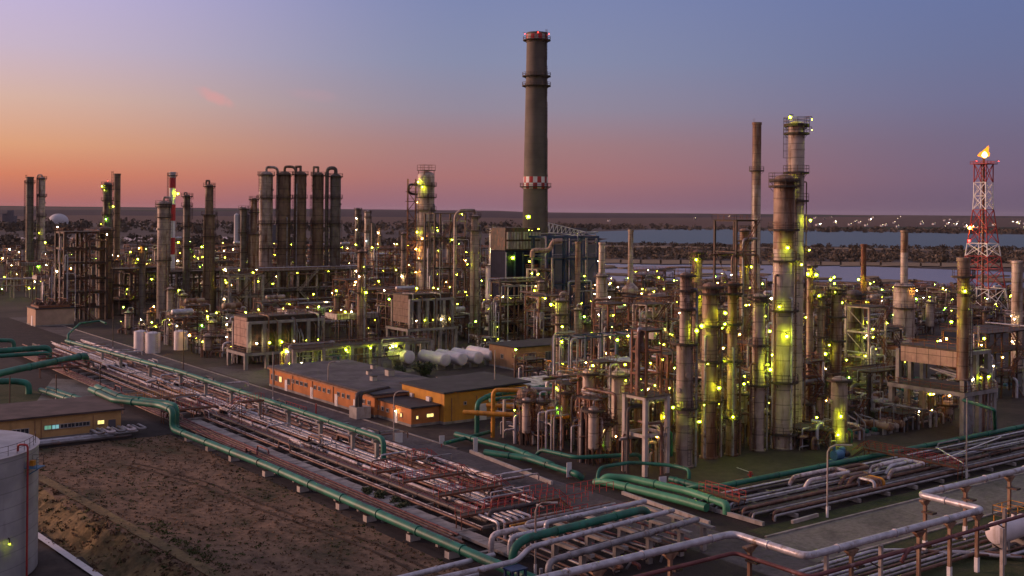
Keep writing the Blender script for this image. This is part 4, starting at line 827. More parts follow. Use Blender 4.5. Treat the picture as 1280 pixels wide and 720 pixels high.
def htank(a, b, ln, r, label, axis='y', m='tank_white', z=None, group=None, name='horizontal_tank', cat='tank', lift=1.0, saddles=True):
    z = r+lift if z is None else z; t = thing(name, label, cat, (a, b, z-r-lift), group); zc = r+lift; q = MB(); h = ln/2; e_ = .22 if name == 'horizontal_tank' else .45
    prof = [(.01, -h-r*e_)]+[(r*sin(pi*i/8), -h-r*e_*cos(pi*i/8)) for i in (1,2,3)]+[(r, -h), (r+.04, -h+.1), (r, -h+.2), (r, h-.2), (r+.04, h-.1), (r, h)]+[(r*sin(pi*i/8), h+r*e_*cos(pi*i/8)) for i in (3,2,1)]+[(.01, h+r*e_)]
    q.lathe(prof, m, 20, (0,0,zc), axis=axis); q.build('shell', t)
    if z > 2.5 and name == 'horizontal_tank':
        q = MB()
        for s_ in (-.98, -.35, .3, .96): q.lathe([(r+.03, s_*h-.12), (r+.06, s_*h-.1), (r+.06, s_*h+.1), (r+.03, s_*h+.12)], 'col_grey', 20, (0,0,zc), axis=axis, cap=False)
        q.build('shell_bands', t)
    if saddles:
        for s in (-h*.6, h*.6):
            q = MB(); d = (.5, r*1.5, lift+r*.5) if axis == 'x' else (r*1.5, .5, lift+r*.5); q.box((s if axis == 'x' else 0, s if axis == 'y' else 0, (lift+r*.5)/2), d, 'concrete'); q.build('saddle', t)
    q = MB(); s = h*.3; p = (s, 0) if axis == 'x' else (0, s); q.tube([(p[0], p[1], zc+r-.1), (p[0], p[1], zc+r+.35)], .3, m, 10); q.tube([(p[0], p[1], zc+r+.35), (p[0], p[1], zc+r+.45)], .4, 'steel', 10); q.build('manhole', t)
    return t
for k, (px, py, nm) in enumerate(((557,463,'leftmost, bush-covered of the four white horizontal tanks in a row'),(578,462,'second from left of the white horizontal tanks with a darker end mark'),(598,460,'third from left of the white horizontal tanks, behind a lamp post'),(617,457,'rightmost white horizontal tank, next to the small dark shed'))):
    a, b = P(px, py); htank(a, b+5.2, 10.5, 1.5, nm)
    if k == 0: landmark(a, b+5, 'white horizontal tanks')
a, b = P(534,462); htank(a-2, b+9, 8, 1.6, 'partly hidden white tank end left of the row of four tanks')
# bush by the tanks
def bush(label, a, b, h, r, m='leaf', name='bush'):
    t = thing(name, label, 'bush', (a, b, 0)); rn = random.Random(label); q = MB()
    for i in range(5):
        an = rn.uniform(0, 6.3); q.tube([(0,0,0), (cos(an)*r*.35, sin(an)*r*.35, h*.5), (cos(an)*r*.6, sin(an)*r*.6, h*.8)], [.1, .06, .03], 'bark', 5)
    q.build('stem', t); q = MB()
    for i in range(9): leafball(q, (rn.uniform(-r,r)*.6, rn.uniform(-r,r)*.6, h*rn.uniform(.3,.75)), r*.45, m, 70, rn, .9, .22)
    q.build('foliage', t)
bush('dark leafy bush growing beside the white horizontal tanks', *P(527,471), 3.6, 3.0); bush('low bush at the left of the leafy bush by the tanks', *P(500,470), 2.2, 2.2)
for k, (a, b, h) in enumerate(((73.6,131,1.6),(74.1,128,1.8),(74.3,125.2,1.3),(73.8,122.3,1.5))): bush(['green weeds sprouting through the pipe bundle, tallest leftmost clump','green weeds sprouting between pipes, second clump from left','green weeds sprouting between pipes, third clump from left','small rightmost clump of weeds among the pipes'][k], a, b, h, 1.)
gb = MB(); rnd = random.Random(9)
for k in range(4200):
    a, b = rnd.uniform(41, 67.4), rnd.uniform(98, 187); v = fnoise(a, b, .09)
    g_ = v > .14 or (63.5 < a and b < 160 and rnd.random() < .5)
    leafball(gb, (a, b, gz(a,b)+.0), rnd.uniform(.12, .34), ('weed' if rnd.random() < .6 else 'straw') if g_ else rnd.choice(['straw','straw','straw_dark']), 7, rnd, .45, .4)
for k in range(500):
    b = rnd.uniform(108, 170); a = 43-(b-119)*.07-rnd.uniform(-.6, 5.2)
    leafball(gb, (a, b, gz(a,b)+.05), rnd.uniform(.2, .5), rnd.choice(['straw','weed','straw_dark','straw']), 8, rnd, .6, .4)
for k in range(150): leafball(gb, (46.3+rnd.gauss(0,.9), rnd.uniform(112,136), .05), rnd.uniform(.15, .4), 'weed', 9, rnd, .5, .35)
struct('grass_tufts', gb, 'stuff')
# ------------------------------------------------------------------ street lamps
def street_lamp(px, yb, yt, arm, label, m='steel_pale', hook=True):
    A, B = P(px, yb); Y = V(A,B)[1]; h = zpix(px, yt, Y); t = thing('street_lamp', label, 'street lamp', (A, B, 0)); d = RIGHT*arm
    q = MB(); q.tube([(0,0,0),(0,0,1.4)], .16, 'white_paint', 10); top = Vector((0,0,h-.9))
    q.tube([(0,0,1.4), top]+([top+Vector((0,0,.55))+d*.12, top+Vector((0,0,.85))+d*.4, top+Vector((0,0,.9))+d] if hook else [Vector((0,0,h))]), .11, m, 8); q.build('pole', t)
    if hook: e = top+d+Vector((0,0,.88)); q = MB(); q.box(tuple(e+RIGHT*(.3 if arm > 0 else -.3)), (.75, .28, .14), 'concrete_pale', -.64); q.build('lamp_head', t)
    return t
street_lamp(1034,647,556,2.4,'curved street lamp on the grass verge beside the right pipe bundle'); street_lamp(669,722,628,1.6,'curved street lamp in front of the green bent pipe, bottom centre')
street_lamp(492,563,489,1.7,'street lamp by the road before the long orange workshop'); street_lamp(1208,598,498,0,'straight tall post beside the red footbridge over the right bundle', hook=False)
street_lamp(410,503,452,1.6,'street lamp at the near wall of the long workshop'); street_lamp(618,515,438,0,'straight post rising behind the tall orange building', hook=False); street_lamp(341,505,440,0,'thin straight post at the left end of the workshop', hook=False)
for px, yb, yt, lb in ((125,492,455,'short post among the far pipes, left one'),(70,500,468,'short post beside the broken path'),(12,515,470,'short post at the left picture edge'),(141,440,380,'post in front of the white vertical tanks'),(229,470,405,'post in the yard right of the white vertical tanks')): street_lamp(px, yb, yt, 0, lb, 'steel', hook=False)
# ------------------------------------------------------------------ pipe bundles
ORD = ['first','second','third','fourth','fifth','sixth','seventh','eighth','ninth','tenth','eleventh','twelfth','thirteenth','fourteenth','fifteenth','sixteenth','seventeenth','eighteenth','nineteenth','twentieth','twenty-first','twenty-second','twenty-third','twenty-fourth','twenty-fifth','twenty-sixth','twenty-seventh','twenty-eighth','twenty-ninth','thirtieth','thirty-first','thirty-second','thirty-third','thirty-fourth','thirty-fifth','thirty-sixth','thirty-seventh','thirty-eighth','thirty-ninth','fortieth']
ORD += ['forty-'+o for o in ORD[:9]]+['fiftieth']; ORD += ['fifty-'+o for o in ORD[:9]]
CN = {'silver':'silver','pipe_grey':'grey','pipe_white':'pale insulated','pipe_rust':'rust brown','pipe_red':'dark red','pipe_dark':'blackish','green':'green','green_pale':'pale green','yellow':'yellow'}
def pipe(label, pts, r, m, rad=None, group=None, n=10, flange=0., seg=4, name='pipe'):
    pts = [Vector(p) for p in pts]; o = pts[0].copy(); o.z = 0; q = MB(); pp = bend([p-o for p in pts], rad or r*3, seg)
    q.tube(pp, r, m, n)
    if flange:
        for a, b in zip(pts, pts[1:]):
            d = (b-a); L_ = d.length; d.normalize(); k = flange*.5
            while k < L_-1:
                c = a-o+d*k; q.tube([c-d*.09, c+d*.09], r*1.16+.015, m, n); k += flange
    ob = q.build(name); ob.location = o; return tag(ob, label, 'pipe', group)
rnd = random.Random(21)
G = 'pipes of the long bundle beside the dry field'
# rusty lines next to the big green pipe, then the wide bundle; z is the height of the pipe axis
row = []
for k in range(5): row.append((69.7+k*.62, .9+.02*k, rnd.uniform(.12, .2), ['pipe_rust','pipe_red','pipe_rust','pipe_rust','pipe_red'][k]))
a = 75.6
while a < 92.0:
    r = rnd.choice([.07,.09,.12,.15,.19,.25]); row.append((a+r, .75+r+rnd.choice([0,0,0,.5]), r, rnd.choice(['pipe_white','pipe_white','pipe_grey','pipe_rust','pipe_rust','silver','pipe_red','pipe_dark']))); a += 2*r+rnd.uniform(.1,.3)
for k, (a, z, r, m) in enumerate(row):
    near = 101+rnd.uniform(0, 7) if a < 74 else 108+max(0, a-76)*1.0+rnd.uniform(-1.5, 2.5)
    if 83.5 < a < 86: near = max(near, 118)
    far = 318+rnd.uniform(-10, 10); pts = [(a, far, z)]
    b = far
    bj = [b0 for b0 in (268, 232, 196, 161) if rnd.random() < .45]
    for b0 in bj:
        s = rnd.uniform(.6, 1.1); pts += [(a, b0+2, z), (a, b0+2, z+s), (a, b0-2, z+s), (a, b0-2, z)]
    pts.append((a, near, z))
    if k % 4 == 0 and a > 76: pts.append((a, near, z+1.2)); pts.append((a+rnd.uniform(3, 7), near, z+1.2))
    pipe(f'{CN[m]} {"thin " if r < .15 else ("thick " if r > .25 else "")}pipe, {ORD[k]} counted from the big green pipe in the long bundle', pts, r, m, group=G, flange=rnd.choice([0, 11., 7.3]))
# stubs, valves and short cross lines lying between the pipes
for k in range(46):
    a, b = rnd.uniform(76, 90), rnd.uniform(112, 310); ln = rnd.uniform(2.5, 8); z = rnd.uniform(1.7, 2.3); r = rnd.uniform(.07, .16); m = rnd.choice(['pipe_white','pipe_grey','pipe_rust','silver'])
    pts = [(a, b, z-1), (a, b, z), (a+ln, b, z), (a+ln, b, z-1)] if k % 3 else [(a, b-ln, z), (a, b, z), (a+1.5, b, z), (a+1.5, b-ln*.5, z)]
    o = pipe(near_label(f'short {CN[m]} {"cross" if k%3 else "looped"} pipe over the long bundle,', a, b), pts, r, m, group='short cross pipes over the long bundle')
for k in range(34):
    a, b = rnd.uniform(76, 91), rnd.uniform(112, 240); z = 1.25; q = MB()
    q.tube([(0,-.35,0),(0,.35,0)], .24, 'pipe_grey', 8); q.tube([(0,0,0),(0,0,.75)], .07, 'steel', 6); q.lathe([(.28,.72),(.33,.76),(.28,.8),(.05,.78)], 'red' if k % 2 else 'steel', 12); ob = q.build('valve'); ob.location = (a, b, z)
    tag(ob, 'small handwheel valve on a pipe of the long bundle', 'valve', 'handwheel valves on the long bundle')
# sleepers and trestles under the bundle
sl0 = None
for k, b in enumerate([103+6.2*i for i in range(35)]):
    if sl0 is None:
        q = MB(); q.b2(-10.6, 8, -.2, .2, .38, .68, 'concrete'); 
        sl0 = thing('pipe_sleeper', 'low concrete sleeper beam under the long pipe bundle', 'pipe support', (84, b, 0), 'sleepers under the long pipe bundle'); q.build('beam', sl0)
        for x in (-9.5, -5, 0, 4, 7.4): MB().b2(x-.25, x+.25, -.18, .18, 0, .379, 'concrete').build('pad', sl0)
        s0 = sl0
    else: s0 = dup(sl0); s0.location = (84, b, 0)
for k, b in enumerate([101+6.2*i for i in range(14)]):
    q = MB(); q.b2(-1.7, 1.6, -.25, .25, 0, .68, 'concrete'); ob = q.build('pipe_sleeper'); ob.location = (71, b, 0); tag(ob, 'short concrete block under the rust brown pipes beside the green pipe', 'pipe support', 'blocks under the rust brown pipes')
q = MB()
for k in range(60): q.b2(73.1, 74.9, 98+k*1.6, 99.57+k*1.6, .3, .62+.02*(k % 3), 'concrete')
ob = q.build('cable_trench'); tag(ob, 'flat grey slab-covered cable trench running along the long bundle', 'cable trench')
# --- big green pipe along the field with the upright loop at its far end
def big(label, pts, r, m='green', rad=1.2, short=None):
    o = pipe(label, pts, r, m, rad, n=18, flange=9., seg=6)
    if short: landmark(pts[len(pts)//2][0], pts[len(pts)//2][1], short)
    return o
za = 4.6
big('big green pipe running along the edge of the dry field', [(61.5,214,za),(61.5,200,za),(66.3,190,za),(66.3,184,za),(66.3,184,1.45),(68.,150,1.45),(68.4,96,1.45),(69.4,70,1.45)], .54, short='big green field pipe')
big('second green pipe with a tall elbow right beside the big field pipe', [(63.2,216,za),(63.2,201,za),(67.9,190.5,za),(67.9,187,za),(67.9,187,.9),(67.9,185,.9)], .6)
for k, b in enumerate((180,171,162,150,139,128,121,111,103)):
    q = MB(); q.b2(-.7, .7, -.45, .45, 0, .78, 'concrete_pale'); q.b2(-.75, .75, -.3, .3, .79, .85, 'steel'); ob = q.build('pipe_support'); ob.location = (67.7+.012*(180-b), b, 0); tag(ob, 'square concrete block carrying the big green field pipe', 'pipe support', 'concrete blocks under the green field pipe')
for b in (210, 203): q = MB(); q.b2(-.3,.3,-.3,.3,0,3.9,'concrete'); q.b2(-1.2,2.6,-.3,.3,3.9,4.0,'concrete'); ob = q.build('pipe_support'); ob.location = (61.8, b, 0); tag(ob, 'tall concrete post under the raised end of the green field pipes', 'pipe support', 'tall posts under the green pipes')
# --- raised green pipe between bundle and road
big('long raised green pipe on posts between the long bundle and the road', [(80,300,4.2),(84.5,230,4.2),(84.5,145.5,4.2),(84.5,145.5,.5)], .42, rad=1.3, short='long raised green pipe')
tp = None
for k, b in enumerate((282, 263, 246, 230, 216, 203, 190, 178, 166, 155, 147.5)):
    if tp is None:
        tp = thing('pipe_trestle', 'concrete post with a cross head under the raised green pipe', 'pipe support', (83.8, b, 0), 'posts under the raised green pipe'); MB().b2(-.28,.28,-.25,.25,0,3.4,'concrete').build('post', tp); MB().b2(-.8,.8,-.3,.3,3.401,3.75,'concrete').build('crosshead', tp)
    else: dup(tp).location = (84.5 if b < 232 else 84.5-(b-230)*.064, b, 0)
# green lines at the far left
for i, (p0, p1, p2, z, r) in enumerate(((P(-30,441,3.5),P(62,434,3.5),None,3.5,.7),(P(-30,447,3.),P(62,441,3.),None,3.,.5),(P(-30,474,3.5),P(20,462,3.5),P(108,444,3.5),3.5,.75))):
    pts = [(*p, z) for p in (p0, p1, p2) if p]; pts.append((pts[-1][0]+.01, pts[-1][1], .3))
    big(['thick green pipe crossing at the far left, uppermost of three','thinner green pipe crossing at the far left, middle of three','green pipe crossing the far left of the bundle, lowest of three'][i], pts, r, rad=1.5, short='far left green pipes' if i == 2 else None)
a0 = P(60,486,1.); a1 = P(110,502,1.)
big('green pipe lying on the grass by the far footpath, upper one', [(*a0,1.),(*a1,1.)], .55); big('green pipe lying on the grass by the far footpath, lower one', [(a0[0]-1.5,a0[1],.9),(a1[0]-1.5,a1[1],.9)], .5)
a0 = P(8,475,3.); pipe('bent green pipe stub at the left picture edge', [(a0[0]-6,a0[1]+4,2.6),(a0[0]+2,a0[1],2.6),(a0[0]+4,a0[1]-1.5,2.2),(a0[0]+4,a0[1]-1.5,0)], .65, 'green', 1.4, n=14)
a0 = P(0,428,2.5); big('green pipe bend at far left beyond the road', [(a0[0]-14,a0[1]+10,3),(a0[0]+1,a0[1],3),(a0[0]+3,a0[1]-2,3),(a0[0]+3,a0[1]-2,0)], .55)
a0, a1, a2 = P(85,418,3.2), P(100,404,3.2), P(125,401,3.2); pipe('thin green pipe looped over the yard in front of the steel frame', [(a0[0],a0[1],0),(*a0,3.2),(*a1,3.2),(*a2,3.2),(*P(132,404,3.2),3.2)], .3, 'green', 1.5)
a0, a1 = P(85,412,3.), P(205,402,3.)
# low pipes and manifold between office and field
for k in range(7):
    b = 187.2+k*.75; r = rnd.uniform(.12,.26); m = rnd.choice(['pipe_grey','pipe_dark','silver','pipe_grey']); pipe(f'{CN[m]} low pipe, {ORD[k]} from the dry field, lying along the ochre office', [(26,b,.55),(58+rnd.uniform(-2,5),b,.55)], r, m, group='low pipes in front of the ochre office')
for k in range(5):
    a = 55+k*1.7; pipe(f'{"pale" if k%2 else "grey"} U-shaped pipe, {ORD[k]} from the left in the manifold at the field corner', [(a,191,.5),(a,191,1.5),(a,187,1.5),(a+1.1,187,1.5),(a+1.1,191.5,1.5),(a+1.1,191.5,.4)], .22, 'pipe_white' if k % 2 else 'pipe_grey', .6, group='manifold at the field corner')
# --- walkways with red rails across the bundle
def footbridge(label, p0, p1, z, wd=1.1, m='steel_rust', rm='red', stairs=0, group='red-railed walkways across the pipes'):
    p0, p1 = Vector((*p0, 0)), Vector((*p1, 0)); d = p1-p0; L_ = d.length; u = d.normalized(); v = Vector((-u.y, u.x, 0)); t = thing('walkway', label, 'walkway', tuple(p0), group)
    q = MB(); q.box(tuple(u*L_/2+Vector((0,0,z-.06))), (L_, wd, .1), 'deck', atan2(u.y,u.x))
    for s in (-wd/2-.06, wd/2+.06): q.box(tuple(u*L_/2+v*s+Vector((0,0,z-.1))), (L_, .1, .28), m, atan2(u.y,u.x))
    q.build('deck', t)
    for s in (-wd/2-.05, wd/2+.05): q = MB(); q.rail([v*s+Vector((0,0,z)), v*s+u*L_+Vector((0,0,z))], rm, r=.036, gap=1.1); q.build('railing', t)
    n = max(2, int(L_/4.5)+1)
    for i in range(n):
        c = u*(L_*(i+.03*(1 if i == 0 else -1 if i == n-1 else 0))/(n-1))
        for s in (-wd/2, wd/2): MB().tube([tuple(c+v*s), tuple(c+v*s+Vector((0,0,z-.26)))], .07, m, 5).build('leg', t)
    if stairs:
        q = MB(); e = u*(L_ if stairs > 0 else 0); dd = u*(1 if stairs > 0 else -1)
        for i in range(8): q.box(tuple(e+dd*(.25+i*.26)+Vector((0,0,z-.2*(i+1)))), (.26, wd, .05), 'deck', atan2(u.y,u.x))
        for s in (-wd/2, wd/2): q.tube([tuple(e+v*s+Vector((0,0,z))), tuple(e+v*s+dd*2.2+Vector((0,0,z-1.7)))], .07, m, 4); q.tube([tuple(e+v*s+Vector((0,0,z+1))), tuple(e+v*s+dd*2.2+Vector((0,0,z-.7)))], .05, rm, 4)
        q.build('stairs', t)
    return t
def fb(label, x0, y0, x1, y1, z, **k):
    a, b = P(x0, y0, z), P(x1, y1, z); b_ = (a[1]+b[1])/2; return footbridge(label, (a[0], b_), (b[0], b_), z, **k)
fb('red-railed walkway nearest the picture bottom, crossing the long bundle', 574, 645, 694, 621, 2.3, stairs=1)
fb('red-railed walkway second from the bottom, crossing the long bundle', 546, 619, 622, 605, 2.3, stairs=1)
fb('red-railed walkway third from the bottom over the long bundle', 505, 603, 573, 588, 2.3, stairs=1)
fb('small red-railed landing near the end of the raised green pipe', 512, 574, 536, 570, 2., stairs=1)
fb('red-railed landing in the middle of the long bundle', 469, 590, 500, 584, 1.9)
fb('yellowish walkway over the far bundle near the green elbows', 150, 500, 245, 493, 2.4, rm='yellow', m='trim', stairs=1)
fb('rusty walkway over the far bundle, next to the yellowish one', 205, 515, 275, 505, 2.3, stairs=1)
fb('red-railed stile by the raised green pipe and road', 303, 503, 325, 498, 4.9, stairs=-1); fb('far rusty walkway crossing near the far left green pipes', 52, 462, 108, 455, 2.2)
fb('red steel stand by the far pipes left of the yellowish walkway', 48, 448, 78, 446, 1.9)
# fence panels by the road
t = thing('barrier', 'low red pipe barrier standing on the road edge opposite the workshop', 'barrier', (*P(357,508),0)); q = MB(); q.rail([(0,0,0),(0,-9,0)], 'red', r=.05, gap=1.2); q.build('rail', t)
MB().tube([(0,0,0),(0,0,1.9)], .13, 'red', 8).build('hydrant_post', thing('red_post', 'single short red post on the road before the workshop', 'post', (*P(395,517),0)))
t = thing('pump_block', 'small grey concrete box with rusty goose pipes beside the road', 'pump pit', (*P(450,522),0)); MB().b2(-1.5,1.5,-1.4,1.4,0,2.1,'concrete_pale').build('box', t)
for k in range(2): q = MB(); q.tube(bend([(-1+k*.8,-.5,2.1),(-1+k*.8,-.5,4.6),(7+k,3,4.6),(7+k,3,0)], .9), .36, 'pipe_dark', 10); q.build('pipe', t)
# --- elevated cross lines at the lower centre (gray, green) on concrete portals
zc = 2.6
pa = lambda px, py, z: (*P(px, py, z), z)
big('green pipe bent over the lower end of the long bundle', [(69.0,92.3,1.2),(69.0,92.3,3.5),(70.5,92.3,4.3),(87.,93.6,4.3),(89,93.8,4.3),(90.2,94,2.6)], .45, rad=1.6, short='bent green cross pipe')
cross = [('grey pipe with a double elbow in front of the bent green pipe', [(55.,90.4,2.9),(68.2,90.4,2.9),(69.6,90.4,4.),(92,92.3,4.)], .27, 'silver'),
 ('brownish thick pipe nearest the camera in the lower centre cross lines', [(69.6,87.2,.4),(69.6,87.2,3.4),(93.2,89.6,3.4)], .34, 'pipe_grey'),
 ('white double-elbow pipe behind the bent green pipe', [(72.5,97.5,1),(72.5,97.5,2.9),(77.5,97.5,2.9),(77.5,97.5,3.7),(93,98,3.7)], .3, 'silver'),
 ('thick white pipe with a step at the lower end of the bundle', [(72,100.3,.6),(72,100.3,2.6),(82,100.5,2.6)], .33, 'pipe_white'),
 ('slim pale pipe farther behind the bent green pipe', [(78,102,1),(78,102,2.6),(92.,102.3,2.6)], .2, 'pipe_grey'),
 ('yellow-brown thin pipe under the lowest walkway', [(77,103.6,2.),(93.5,103.9,2.)], .13, 'yellow'),
 ('rust coloured thin pipe under the lowest walkway', [(77,104.6,2.),(93.5,104.9,2.)], .13, 'pipe_rust'),
 ('thin dark pipe beside the brownish thick pipe', [(73,88.6,3.3),(93,90.6,3.3)], .14, 'pipe_dark')]
for lb, pts, r, m in cross: pipe(lb, pts, r, m, .9, 'cross lines at the lower centre', n=12, flange=6.)
for k in range(6): pipe(f'{ORD[k]} white drop leg from the left at the lower end of the bundle', [(76.5+k*.95,105.2,0),(76.5+k*.95,105.2,2.1),(76.5+k*.95,109.5,2.1)], .18, 'pipe_white' if k % 2 else 'silver', .5, 'drop legs at the lower end of the bundle')
for k, a in enumerate((75.5, 80.2, 85., 89.8, 93.4)):
    t = thing('pipe_portal', 'concrete portal carrying the cross lines at the lower centre', 'pipe support', (a, 93.5, 0), 'portals under the lower centre cross lines')
    for b in (-4.6, 0., 5.): MB().b2(-.3,.3,b-.25,b+.25,0,2.7,'concrete').build('post', t)
    MB().b2(-.28,.28,-6.2,6.2,2.701,3.02,'concrete').build('beam', t)
for k in range(9):
    b, ln = 84.5+k*.62, rnd.uniform(8, 20); m = ['silver','pipe_dark','silver','pipe_grey'][k % 4]; pipe(f'{CN[m]} low pipe, {ORD[k]} from the bottom edge, lower left of the street lamp', [(50+k*.6,b,.7+.08*(k%3)),(64+k*.7+ln*.1,b,.7+.08*(k%3))]+([(64+k*.7+ln*.1,b,2.2)] if k % 2 else []), .2 if k % 3 else .3, m, .7, 'low pipes at the bottom centre')
pipe('big silver elbow pipe at the edge of the dry field, bottom centre', [(49.8,97.,.3),(49.8,97.,1.8),(52.8,97.2,1.8),(52.8,97.2,1.),(71,98.4,1.)], .3, 'silver', .6, n=12, flange=7)
pipe('silver pipe with white bends along the bottom edge', [(50.,93.4,.9),(57,93.8,.9),(66,94.4,.9)], .34, 'silver', .6, n=12)
t = thing('blue_frame', 'small blue steel pipe stand at the bottom centre', 'pipe support', (66.2,88.6,0))
for a, b in ((0,0),(1.6,0),(0,1.2),(1.6,1.2)): MB().b2(a-.12,a+.12,b-.12,b+.12,0,2.6,'steel_blue').build('leg', t)
MB().b2(-.2,1.8,-.2,1.4,2.601,2.75,'steel_blue').build('crossbeam', t)
rn = random.Random(51)
for k in range(16):
    a = 74+k*1.18; m = ['pipe_dark','pipe_rust','pipe_grey','steel'][k % 4]; m = 'pipe_red' if m == 'steel' else m
    pipe(f'low {CN[m]} pipe, {ORD[k]} from the left in the dark pit under the cross lines', [(a,87.5+rn.uniform(0,4),.3),(a,87.5,rn.uniform(.6,1.5)),(a,99+rn.uniform(0,6),rn.uniform(.6,1.5))] , rn.choice([.1,.14,.2]), m, .4, 'pipes in the pit under the cross lines')
for k in range(7): q = MB(); q.rail([(0,0,0),(rn.uniform(3,6),0,0)], 'red', r=.04, gap=1.1); ob = q.build('guard_rail'); ob.location = (88+rn.uniform(-8,5), 100+k*2.2, 2.2); tag(ob, 'short red guard rail standing over the lower end of the long bundle', 'railing', 'red guard rails at the bundle end')
# --- bundle along the right road
GR_ = 'pipes of the right bundle beside the road'
b = 91.8; k = 0; rnd = random.Random(33)
while b < 104.4:
    r = rnd.choice([.06,.08,.1,.13,.16,.21]); z = .6+r+rnd.choice([0,0,.25]); m = rnd.choice(['silver','pipe_grey','pipe_dark','pipe_dark','silver','pipe_grey','pipe_rust','pipe_dark']) if b > 95 else rnd.choice(['pipe_dark','pipe_grey','pipe_rust','pipe_dark'])
    a0 = 105+rnd.uniform(0, 3)+(104-b)*.15; pts = [(a0,b+r,z)]
    if rnd.random() < .7: pts = [(a0,b+r,.1),(a0,b+r,z)]
    for ab in (128, 166):
        if rnd.random() < .12: s = rnd.uniform(.7,1.2); pts += [(ab-3,b+r,z),(ab-3,b+r,z+s),(ab+3,b+r,z+s),(ab+3,b+r,z)]
    pts.append((300,b+r,z)); pipe(f'{CN[m]} {"thin " if r < .15 else ("thick " if r > .25 else "")}pipe, {ORD[k]} counted from the road in the right bundle', pts, r, m, group=GR_, flange=rnd.choice([0,9.,13.])); b += 2*r+rnd.uniform(.08,.3); k += 1
big('long dark green pipe on the far side of the right bundle', [(112,109.5,.4),(112,108.2,.9),(113,106.,.9),(300,105.3,.9)], .4, rad=1.5, short='long dark green pipe')
for j, (a, bb, ln, wd, m) in enumerate(((124,98.5,9,2.6,'pipe_white'),(133,99,5,1.6,'pipe_rust'),(138.5,95.5,8,3.2,'pipe_white'),(141,97.5,5.5,1.6,'silver'),(130,96.,4,1.2,'pipe_rust'))):
    z = 1.9; pipe([f'white rectangular expansion loop nearest the curved street lamp',f'short rusty loop between the two white expansion loops',f'larger white rectangular expansion loop on the right bundle',f'silver inner loop inside the larger white expansion loop','low rusty loop before the curved street lamp'][j], [(a-1,bb,.8),(a,bb,z),(a+ln,bb,z),(a+ln,bb+wd,z),(a,bb+wd,z),(a-1,bb+wd,.8)], .28, m, .55, 'expansion loops on the right bundle', n=12)
for k in range(4): pipe(f'{["grey","grey","yellowish","yellow"][k]} bent riser, {ORD[k]} in the arched set on the right bundle', [(131+k*.7,93.0,.7),(131+k*.7,93.0,1.9),(131+k*.7,95.6,1.9),(131+k*.7,95.6,.8)], .22, ['silver','pipe_rust','pipe_rust','yellow'][k], .7, 'arched risers on the right bundle')
q0 = None
for k in range(26):
    if q0 is None: q = MB(); q.b2(-.22,.22,-6.6,6.6,.1,.58,'concrete'); q0 = q.build('pipe_sleeper'); ob = q0
    else: ob = q0.copy(); COL.objects.link(ob)
    ob.location = (106.5+k*6.4, 98, 0); tag(ob, 'low concrete sleeper under the right pipe bundle', 'pipe support', 'sleepers under the right bundle')
footbridge('red-railed footbridge over the right pipe bundle beside the straight tall post', (149,91.2), (149,107.4), 1.9, stairs=1); footbridge('short red-railed footbridge at the left end of the right bundle', (109.6,97.5), (109.6,104.6), 1.5)
pipe('white hand line running over the right bundle from the straight post', [(151,92,2.),(158,101,2.)], .09, 'white_paint'); pipe('brown crossing line over the right bundle right of the straight post', [(152,105,1.9),(165,94,1.9)], .1, 'pipe_rust'); pipe('second white hand line over the right bundle', [(153,96,1.9),(175,100,1.9)], .1, 'white_paint')
# green pipes round the second kerb
big('pale green pipe with raised bend beside the white kerb, upper one', [(103.6,118.5,.2),(103.8,117.5,1.4),(106.,115,1.4),(107.5,105,1.4),(106.6,97.5,1.4),(106.6,97.5,.2)], .5, 'green_pale', short='pale green kerb pipes')
big('pale green pipe along the white kerb, lower one', [(103.4,119.2,.3),(103.6,117.8,.75),(105.2,104,.75),(105.2,99.6,.75)], .55, 'green_pale')
pipe('thin green arched pipe over the pale green pipes', [(103.6,119,.2),(104.4,119.6,2.2),(110.5,119.6,2.2),(114.2,114.6,2.2),(114.2,111.5,2.2),(114.2,111.5,.9)], .25, 'green', 1.2, n=12)
pipe('dark green flanged stub under the short red-railed footbridge', [(112,113,.9),(112,108.8,.9),(112.5,107,.9)], .42, 'green', .8, n=14, flange=2)
t = thing('pit_cover', 'red pit cover slab with a white edge by the pale green pipes', 'cover', (*P(852,609),0)); MB().b2(-1.8,1.8,-1.2,1.2,0,.5,'sign_white').build('base', t); MB().b2(-1.7,1.7,-1.1,1.1,.501,.62,'red').build('cover', t)
t = thing('hydrant', 'red fire hydrant with hose arms on the yard', 'hydrant', (*P(938,600),0)); MB().tube([(0,0,0),(0,0,1.1)], .18, 'red', 10).build('body', t); q = MB(); q.tube([(-.5,0,.8),(.5,0,.8)], .12, 'red', 8); q.tube([(0,0,1.1),(-2.,.8,1.9)], .05, 'sign_white', 6); q.lathe([(.3,1.1),(.3,1.2),(.01,1.3)], 'red', 12); q.build('outlet', t); MB().b2(-3.,-1.,-.5,.6,0,.25,'red').build('plinth', t)
t = thing('pump_set', 'light blue pump unit parked by the dark green pipe on the yard', 'pump', (*P(1048,577),0)); q = MB(); q.tube([(-1.2,0,1.1),(.6,0,1.1)], .75, 'machine_blue', 14); q.lathe([(.5,0),(.5,.8),(.3,1.)], 'machine_blue', 12, (.9,0,1.2)); q.build('casing', t); MB().b2(-1.6,2.3,-.7,.7,.05,.35,'machine_blue').build('skid', t); MB().tube([(1.3,0,1.),(2.4,0,1.)], .45, 'steel', 12).build('motor', t); MB().tube(bend([(-1.,0,1.7),(-1.,0,2.4),(-2.,0,2.4)], .3), .2, 'machine_blue', 8).build('outlet', t)
